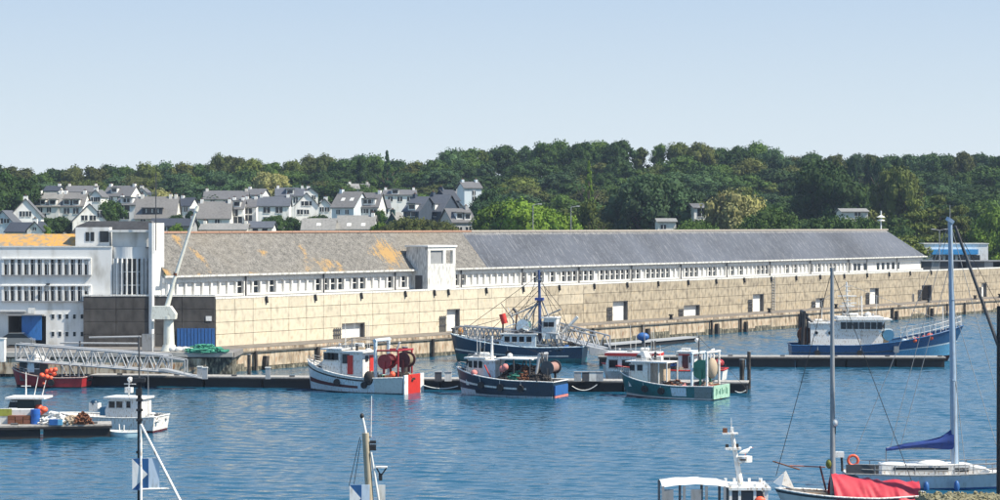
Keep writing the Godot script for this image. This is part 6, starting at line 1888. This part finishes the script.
	# old sailing boat under a red tarpaulin
	b = new_boat("covered_boat", "wooden sailing boat under a bright red tarpaulin with a bare grey mast", "boat", Vector2(922, 515.0), Vector2(788, 514.0), {"B": 2.8, "mid": 1.0, "bow": 1.35, "aft": 1.1, "rake": 0.7, "fore": 0.45, "stern": 0.6})
	n = b.n
	strip(b, "bottom_paint", -0.4, 0.2, M.black)
	strip(b, "topside", 0.2, 0.85, M.old_white)
	strip(b, "sheer_strake", 0.85, 1.0, M.dark_grey)
	rail(b, "cap_rail", 1.0, 0.05, wd)
	deck(b, 0.85, M.wood)
	mast(b, "mast", P(b, 833, 500), P(b, 832, 268), 0.15, paint(Color(0.26, 0.28, 0.30), 0.5))
	ball(n, "mast_light", P(b, 835, 422.5), Vector3(0.18, 0.22, 0.18), wd)
	bx(n, "mast_fitting", P(b, 834.5, 429), Vector3(0.12, 0.5, 0.12), M.dark)
	ball(n, "green_fender", P(b, 829, 464), Vector3(0.17, 0.25, 0.17), paint(Color(0.16, 0.17, 0.02), 0.6))
	var tp := begin()
	var cols := 64
	var rows2 := 18
	var tarp := func(u: float, v: float) -> Vector3:
		var ridge := lerpf(Y(b, 833, 472.5), Y(b, 910, 481), pow(u, 0.8)) - 0.10 * sin(PI * u)
		var x := lerpf(X(b, 831), X(b, 919), u)
		var hem := 0.38
		var a := v * 2.0 - 1.0
		var yy := lerpf(ridge, hem, pow(absf(a), 1.5))
		var wv := (0.09 * sin(u * 23.0 + a * 3.0 + 1.5 * sin(u * 9.0)) + 0.05 * sin(u * 61.0 + a * 7.0 + 2.0 * sin(u * 17.0))) * absf(a)
		return Vector3(x + 0.12 * sin(a * 3.0 + u * 4.0) * absf(a), yy + 0.03 * sin(u * 19.0) + 0.04 * sin(u * 37.0 + a * 11.0 + 2.0 * sin(u * 13.0)) * (1.0 - absf(a) * 0.5), a * (1.62 - 0.2 * u * u) + wv)
	for i in cols:
		for j in rows2:
			tp.set_smooth_group(3)
			var c4 := [tarp.call(i / float(cols), j / float(rows2)), tarp.call((i + 1) / float(cols), j / float(rows2)), tarp.call((i + 1) / float(cols), (j + 1) / float(rows2)), tarp.call(i / float(cols), (j + 1) / float(rows2))]
			for k in [0, 1, 2, 0, 2, 3]: tp.add_vertex(c4[k])
	done(n, "tarpaulin", tp, paint(Color(0.50, 0.028, 0.05), 0.6, 0.4))
	bar(n, "bowsprit", P(b, 800, 470, 0.2), P(b, 773, 461.5, 0.1), 0.035, M.rust)
	bar(n, "spar", P(b, 826, 468, 0.4), P(b, 790, 466, 0.2), 0.035, paint(Color(0.34, 0.16, 0.14), 0.7))
	bar(n, "stanchion", P(b, 826, 490), P(b, 820, 466), 0.05, maroon_paint())
	var fl := begin()
	tri(fl, P(b, 773, 482, -0.2), P(b, 786, 470.5, 0.0), P(b, 795, 489.5, 0.2))
	done(n, "folded_sail", fl, wd)
	var fl2 := begin()
	tri(fl2, P(b, 773, 482, -0.35), P(b, 784, 472, -0.3), P(b, 781, 486, -0.4))
	done(n, "sail_corner", fl2, bluew)
	wires(b, [[P(b, 832, 270), P(b, 776, 476)], [P(b, 832, 270), P(b, 915, 490)], [P(b, 832, 300), P(b, 833, 498, 1.3)]], M.dark, 0.018)
	# white cabin boat with a canvas canopy and instrument mast
	b = new_boat("cabin_boat", "white cabin boat with canvas canopy and stubby instrument mast carrying a radar", "fishing boat", Vector2(640, 545.0), Vector2(786, 545.0), {"B": 2.9, "mid": 0.9, "bow": 1.4, "aft": 0.95, "rake": 0.6, "fore": 0.5, "stern": 0.9})
	n = b.n
	strip(b, "topside", -0.4, 1.0, wd)
	rail(b, "cap_rail", 1.0, 0.06, M.red)
	deck(b, 0.7, M.grey)
	var cv := begin()
	var can := func(u: float, v: float) -> Vector3:
		var x := lerpf(X(b, 660), X(b, 726), u)
		var a := v * 2.0 - 1.0
		return Vector3(x, Y(b, 690, 480.5) + 0.13 * sin(PI * u) - 0.16 * pow(absf(a), 3.0) - 0.012 * sin(u * 21.0), a * 1.3)
	for i in 12:
		for j in 8:
			cv.set_smooth_group(4)
			var c4 := [can.call(i / 12.0, j / 8.0), can.call((i + 1) / 12.0, j / 8.0), can.call((i + 1) / 12.0, (j + 1) / 8.0), can.call(i / 12.0, (j + 1) / 8.0)]
			for k in [0, 1, 2, 0, 2, 3]: cv.add_vertex(c4[k])
	done(n, "canopy", cv, M.old_white)
	for px in [661, 682, 704, 722]:
		for z in [-1.25, 1.25]: bx(n, "canopy_post", Vector3(X(b, px), 1.75, z), Vector3(0.12, 2.3, 0.1), M.grey)
	for px in [662, 690]: bx(n, "canopy_curtain", Vector3(X(b, px + 4), 1.8, 1.22), Vector3(0.5, 1.9, 0.04), M.grey)
	cabin(b, "wheelhouse", X(b, 727), X(b, 764), 0.7, Y(b, 745, 489), 2.2, M.dark_grey, 0.2)
	bx(n, "wheelhouse_roof", P(b, 747, 486), Vector3(1.95, 0.12, 2.5), wd)
	for px in [728, 737, 752, 763]:
		for z in [-1.13, 1.13]: bx(n, "window_post", Vector3(X(b, px), 1.9, z), Vector3(0.13, 2.2, 0.1), wd)
	for z in [-1.1, 0.0, 1.1]: bx(n, "front_post", Vector3(X(b, 764), 1.9, z), Vector3(0.1, 2.2, 0.12), wd)
	ball(n, "lifebuoy_float", P(b, 757, 499, b.near * 1.2), Vector3(0.28, 0.28, 0.15), M.orange)
	mast(b, "instrument_mast", P(b, 741, 487), P(b, 731.5, 430), 0.15, wd)
	bar(n, "aerial", P(b, 731.5, 432), P(b, 731, 418), 0.02, wd)
	bx(n, "light_tray", P(b, 730, 433.5), Vector3(0.75, 0.07, 0.4), wd)
	bx(n, "light_tray", P(b, 733, 448.5), Vector3(0.75, 0.1, 0.4), wd)
	bx(n, "nav_light", P(b, 725, 430.5), Vector3(0.2, 0.22, 0.2), M.rust)
	bx(n, "nav_light", P(b, 732, 430), Vector3(0.15, 0.25, 0.15), wd)
	bx(n, "nav_light", P(b, 727, 446), Vector3(0.14, 0.16, 0.14), M.dark)
	bx(n, "nav_light", P(b, 737, 445.5), Vector3(0.14, 0.16, 0.14), M.dark)
	bar(n, "radar_arm", P(b, 736, 461), P(b, 742, 462), 0.06, wd)
	drum(n, "radar", P(b, 744.5, 459), Vector3.UP, 0.36, 0.26, wd)
	bx(n, "radar_mark", P(b, 742, 459, 0.36), Vector3(0.3, 0.07, 0.03), M.dark)
	gull(P(b, 745, 455.5), b)
	# stone jetty in front of the yacht
	var jt := struct("jetty")
	var ja := G(905, 489, 1.9)
	var st := begin()
	var r := RandomNumberGenerator.new()
	r.seed = 8
	var jn := noise(14, 0.5, 3)
	var gx := 44
	var gz := 12
	var jp := func(i: int, j: int) -> Vector3:
		var x := ja.x + i * 0.3
		var z := ja.z + j * 0.35
		var edge: float = minf(1.0, minf(i * 0.5, j * 0.9))
		return Vector3(x, 1.75 * edge - 0.6 * (1.0 - edge) + 0.16 * jn.get_noise_2d(x * 4.0, z * 4.0), z)
	for i in gx:
		for j in gz: quad(st, jp.call(i, j), jp.call(i + 1, j), jp.call(i + 1, j + 1), jp.call(i, j + 1))
	done(jt, "rubble_bank", st, M.gravel)
	var stones := begin()
	for k in 900:
		var i := r.randi_range(1, gx - 1)
		var j := r.randi_range(1, gz - 1)
		var c: Vector3 = jp.call(i, j)
		var s := r.randf_range(0.03, 0.085)
		cube(stones, Vector3(-s, -s, -s), Vector3(s, s * 0.6, s * 0.8), Transform3D(Basis.from_euler(Vector3(r.randf() * 3, r.randf() * 3, r.randf() * 3)), c + Vector3(r.randf_range(-0.1, 0.1), 0, r.randf_range(-0.1, 0.1))))
	done(jt, "stones", stones, M.gravel).set_meta("kind", "stuff")
	# sign beacon: dark post, white struts, blue and white board
	var bp := G(139.5, 570, 0.0)
	var t := thing("sign_beacon", "dark post with white stays carrying a blue and white chevron board", "beacon", bp)
	var q := -bp.z / F
	var at := func(px: float, py: float, z := 0.0) -> Vector3: return Vector3((px - 139.5) * q, (570 - py) * q, z)
	bar(t, "post", Vector3(0, -1.0, 0), at.call(139.5, 379), 0.1, M.black, 0.085)
	bar(t, "pole", at.call(139.2, 380), at.call(139, 346), 0.035, M.dark_grey)
	bx(t, "light_box", at.call(139, 380), Vector3(0.55, 0.18, 0.3), M.dark)
	bx(t, "light_box", at.call(139, 392), Vector3(0.24, 0.3, 0.22), M.dark)
	for y in [400.0, 410.0, 420.0, 452.0]: bx(t, "clamp", at.call(139.5, y), Vector3(0.26, 0.1, 0.24), M.dark)
	bar(t, "stay", at.call(141, 424, 0.1), at.call(142, 500, 0.25), 0.06, wd)
	bar(t, "stay", at.call(142, 500, 0.25), at.call(142.5, 560, 0.3), 0.06, wd)
	bar(t, "stay", at.call(141, 424, 0.1), at.call(182, 502, 0.25), 0.065, wd)
	bar(t, "stay", at.call(182, 502, 0.25), at.call(206, 566, 0.3), 0.065, wd)
	bar(t, "cross_stay", at.call(140, 489, 0.2), at.call(174, 488, 0.2), 0.05, wd)
	chevron(t, at.call(133, 458, 0.18), 27 * q, 31.5 * q)
	bp = G(373, 575, 0.0)
	t = thing("sign_beacon", "pale wooden post with brackets and a blue cornered white board", "beacon", bp)
	q = -bp.z / F
	var at2 := func(px: float, py: float, z := 0.0) -> Vector3: return Vector3((px - 373) * q, (575 - py) * q, z)
	bar(t, "post", at2.call(376, 600), at2.call(365.5, 433), 0.19, paint(Color(0.42, 0.36, 0.26), 0.8, 0.8), 0.15)
	bar(t, "top_rod", at2.call(366, 434), at2.call(362, 416), 0.06, M.old_white)
	ball(t, "top_lamp", at2.call(362, 416), Vector3(0.09, 0.12, 0.09), M.dark)
	bar(t, "aerial", at2.call(371, 437), at2.call(371.5, 396), 0.02, wd)
	bar(t, "aerial_arm", at2.call(366, 437), at2.call(371, 437), 0.03, M.dark_grey)
	for y in [442.0, 446.0, 449.0]: bx(t, "clamp", at2.call(373, y), Vector3(0.26, 0.12, 0.2), M.dark)
	bar(t, "side_pole", at2.call(371, 452, 0.1), at2.call(379, 500, 0.1), 0.05, M.old_white)
	bar(t, "side_pole", at2.call(379, 500, 0.1), at2.call(384, 560, 0.1), 0.05, M.old_white)
	bx(t, "bracket_plate", at2.call(381.5, 467), Vector3(0.5, 0.05, 0.35), M.old_white)
	bar(t, "bracket_strut", at2.call(387, 467), at2.call(381, 476), 0.03, M.dark)
	bar(t, "bracket_strut", at2.call(376, 467), at2.call(381, 476), 0.03, M.dark)
	bx(t, "lamp_can", at2.call(380.5, 477), Vector3(0.15, 0.3, 0.15), M.dark)
	bx(t, "pale_board", at2.call(381.5, 494, -0.12), Vector3(0.3, 0.75, 0.03), M.old_white)
	chevron(t, at2.call(350, 484, 0.28), 20 * q, 27 * q)
	var wl := begin()
	tube(wl, at2.call(360, 437), at2.call(349, 486), 0.015, 0.015, 5)
	tube(wl, at2.call(361, 440), at2.call(354, 484), 0.015, 0.015, 5)
	done(t, "guy_wires", wl, M.dark)
	# black post with a slanting boom at the edge of the picture
	bp = G(999.5, 520, 0.0)
	t = thing("derrick_post", "black timber post with a long grey slanting boom beside the yacht", "derrick", bp)
	q = -bp.z / F
	var at3 := func(px: float, py: float, z := 0.0) -> Vector3: return Vector3((px - 999.5) * q, (520 - py) * q, z)
	bar(t, "post", at3.call(999.5, 560), at3.call(999.5, 306), 0.16, M.black, 0.14)
	bar(t, "boom", at3.call(998, 345), at3.call(955, 226), 0.09, M.dark_grey, 0.075)
	bar(t, "boom_lift", at3.call(955, 226), at3.call(999.5, 308), 0.015, M.dark)
func maroon_paint() -> Material: return paint(Color(0.10, 0.018, 0.02), 0.5)
# board with a white triangle on blue and a pale strip; at = its upper corner
func chevron(t: Node3D, at: Vector3, w: float, h: float):
	bx(t, "board", at + Vector3(w / 2, -h / 2, -0.03), Vector3(w, h, 0.04), paint(Color(0.56, 0.66, 0.76), 0.5))
	bx(t, "blue_field", at + Vector3(w * 0.3, -h / 2, 0.0), Vector3(w * 0.6, h, 0.03), paint(Color(0.02, 0.10, 0.27), 0.5))
	var st := begin()
	prism(st, PackedVector2Array([Vector2(0, -0.02), Vector2(w * 0.57, -h / 2), Vector2(0, -h + 0.02)]), 0.016, 0.03)
	var o := done(t, "white_triangle", st, M.white)
	o.position = at
func gull(p: Vector3, b: Dictionary):
	var g := thing("gull", "white gull perched on the radar of the cabin boat", "gull")
	g.transform = b.n.transform * Transform3D(Basis(Vector3.UP, 0.3), p)
	var st := begin()
	var prof := [[-0.30, 0.02, 0.02], [-0.2, 0.05, 0.06], [-0.05, 0.08, 0.1], [0.1, 0.11, 0.105], [0.2, 0.18, 0.075], [0.24, 0.25, 0.055], [0.30, 0.27, 0.05], [0.35, 0.26, 0.02]]
	for i in prof.size() - 1:
		for k in 10:
			var f := func(q: Array, a: float): return Vector3(q[0], 0.1 + q[1] + sin(a) * q[2], cos(a) * q[2])
			st.set_smooth_group(5)
			var a0 := TAU * k / 10; var a1 := TAU * (k + 1) / 10
			for v in [f.call(prof[i], a0), f.call(prof[i], a1), f.call(prof[i + 1], a1), f.call(prof[i], a0), f.call(prof[i + 1], a1), f.call(prof[i + 1], a0)]: st.add_vertex(v)
	done(g, "body", st, M.white)
	for z in [-0.03, 0.03]: bar(g, "leg", Vector3(0.02, 0.0, z), Vector3(0.02, 0.1, z), 0.008, M.orange)
	bar(g, "bill", Vector3(0.34, 0.36, 0), Vector3(0.42, 0.34, 0), 0.015, M.orange, 0.006)
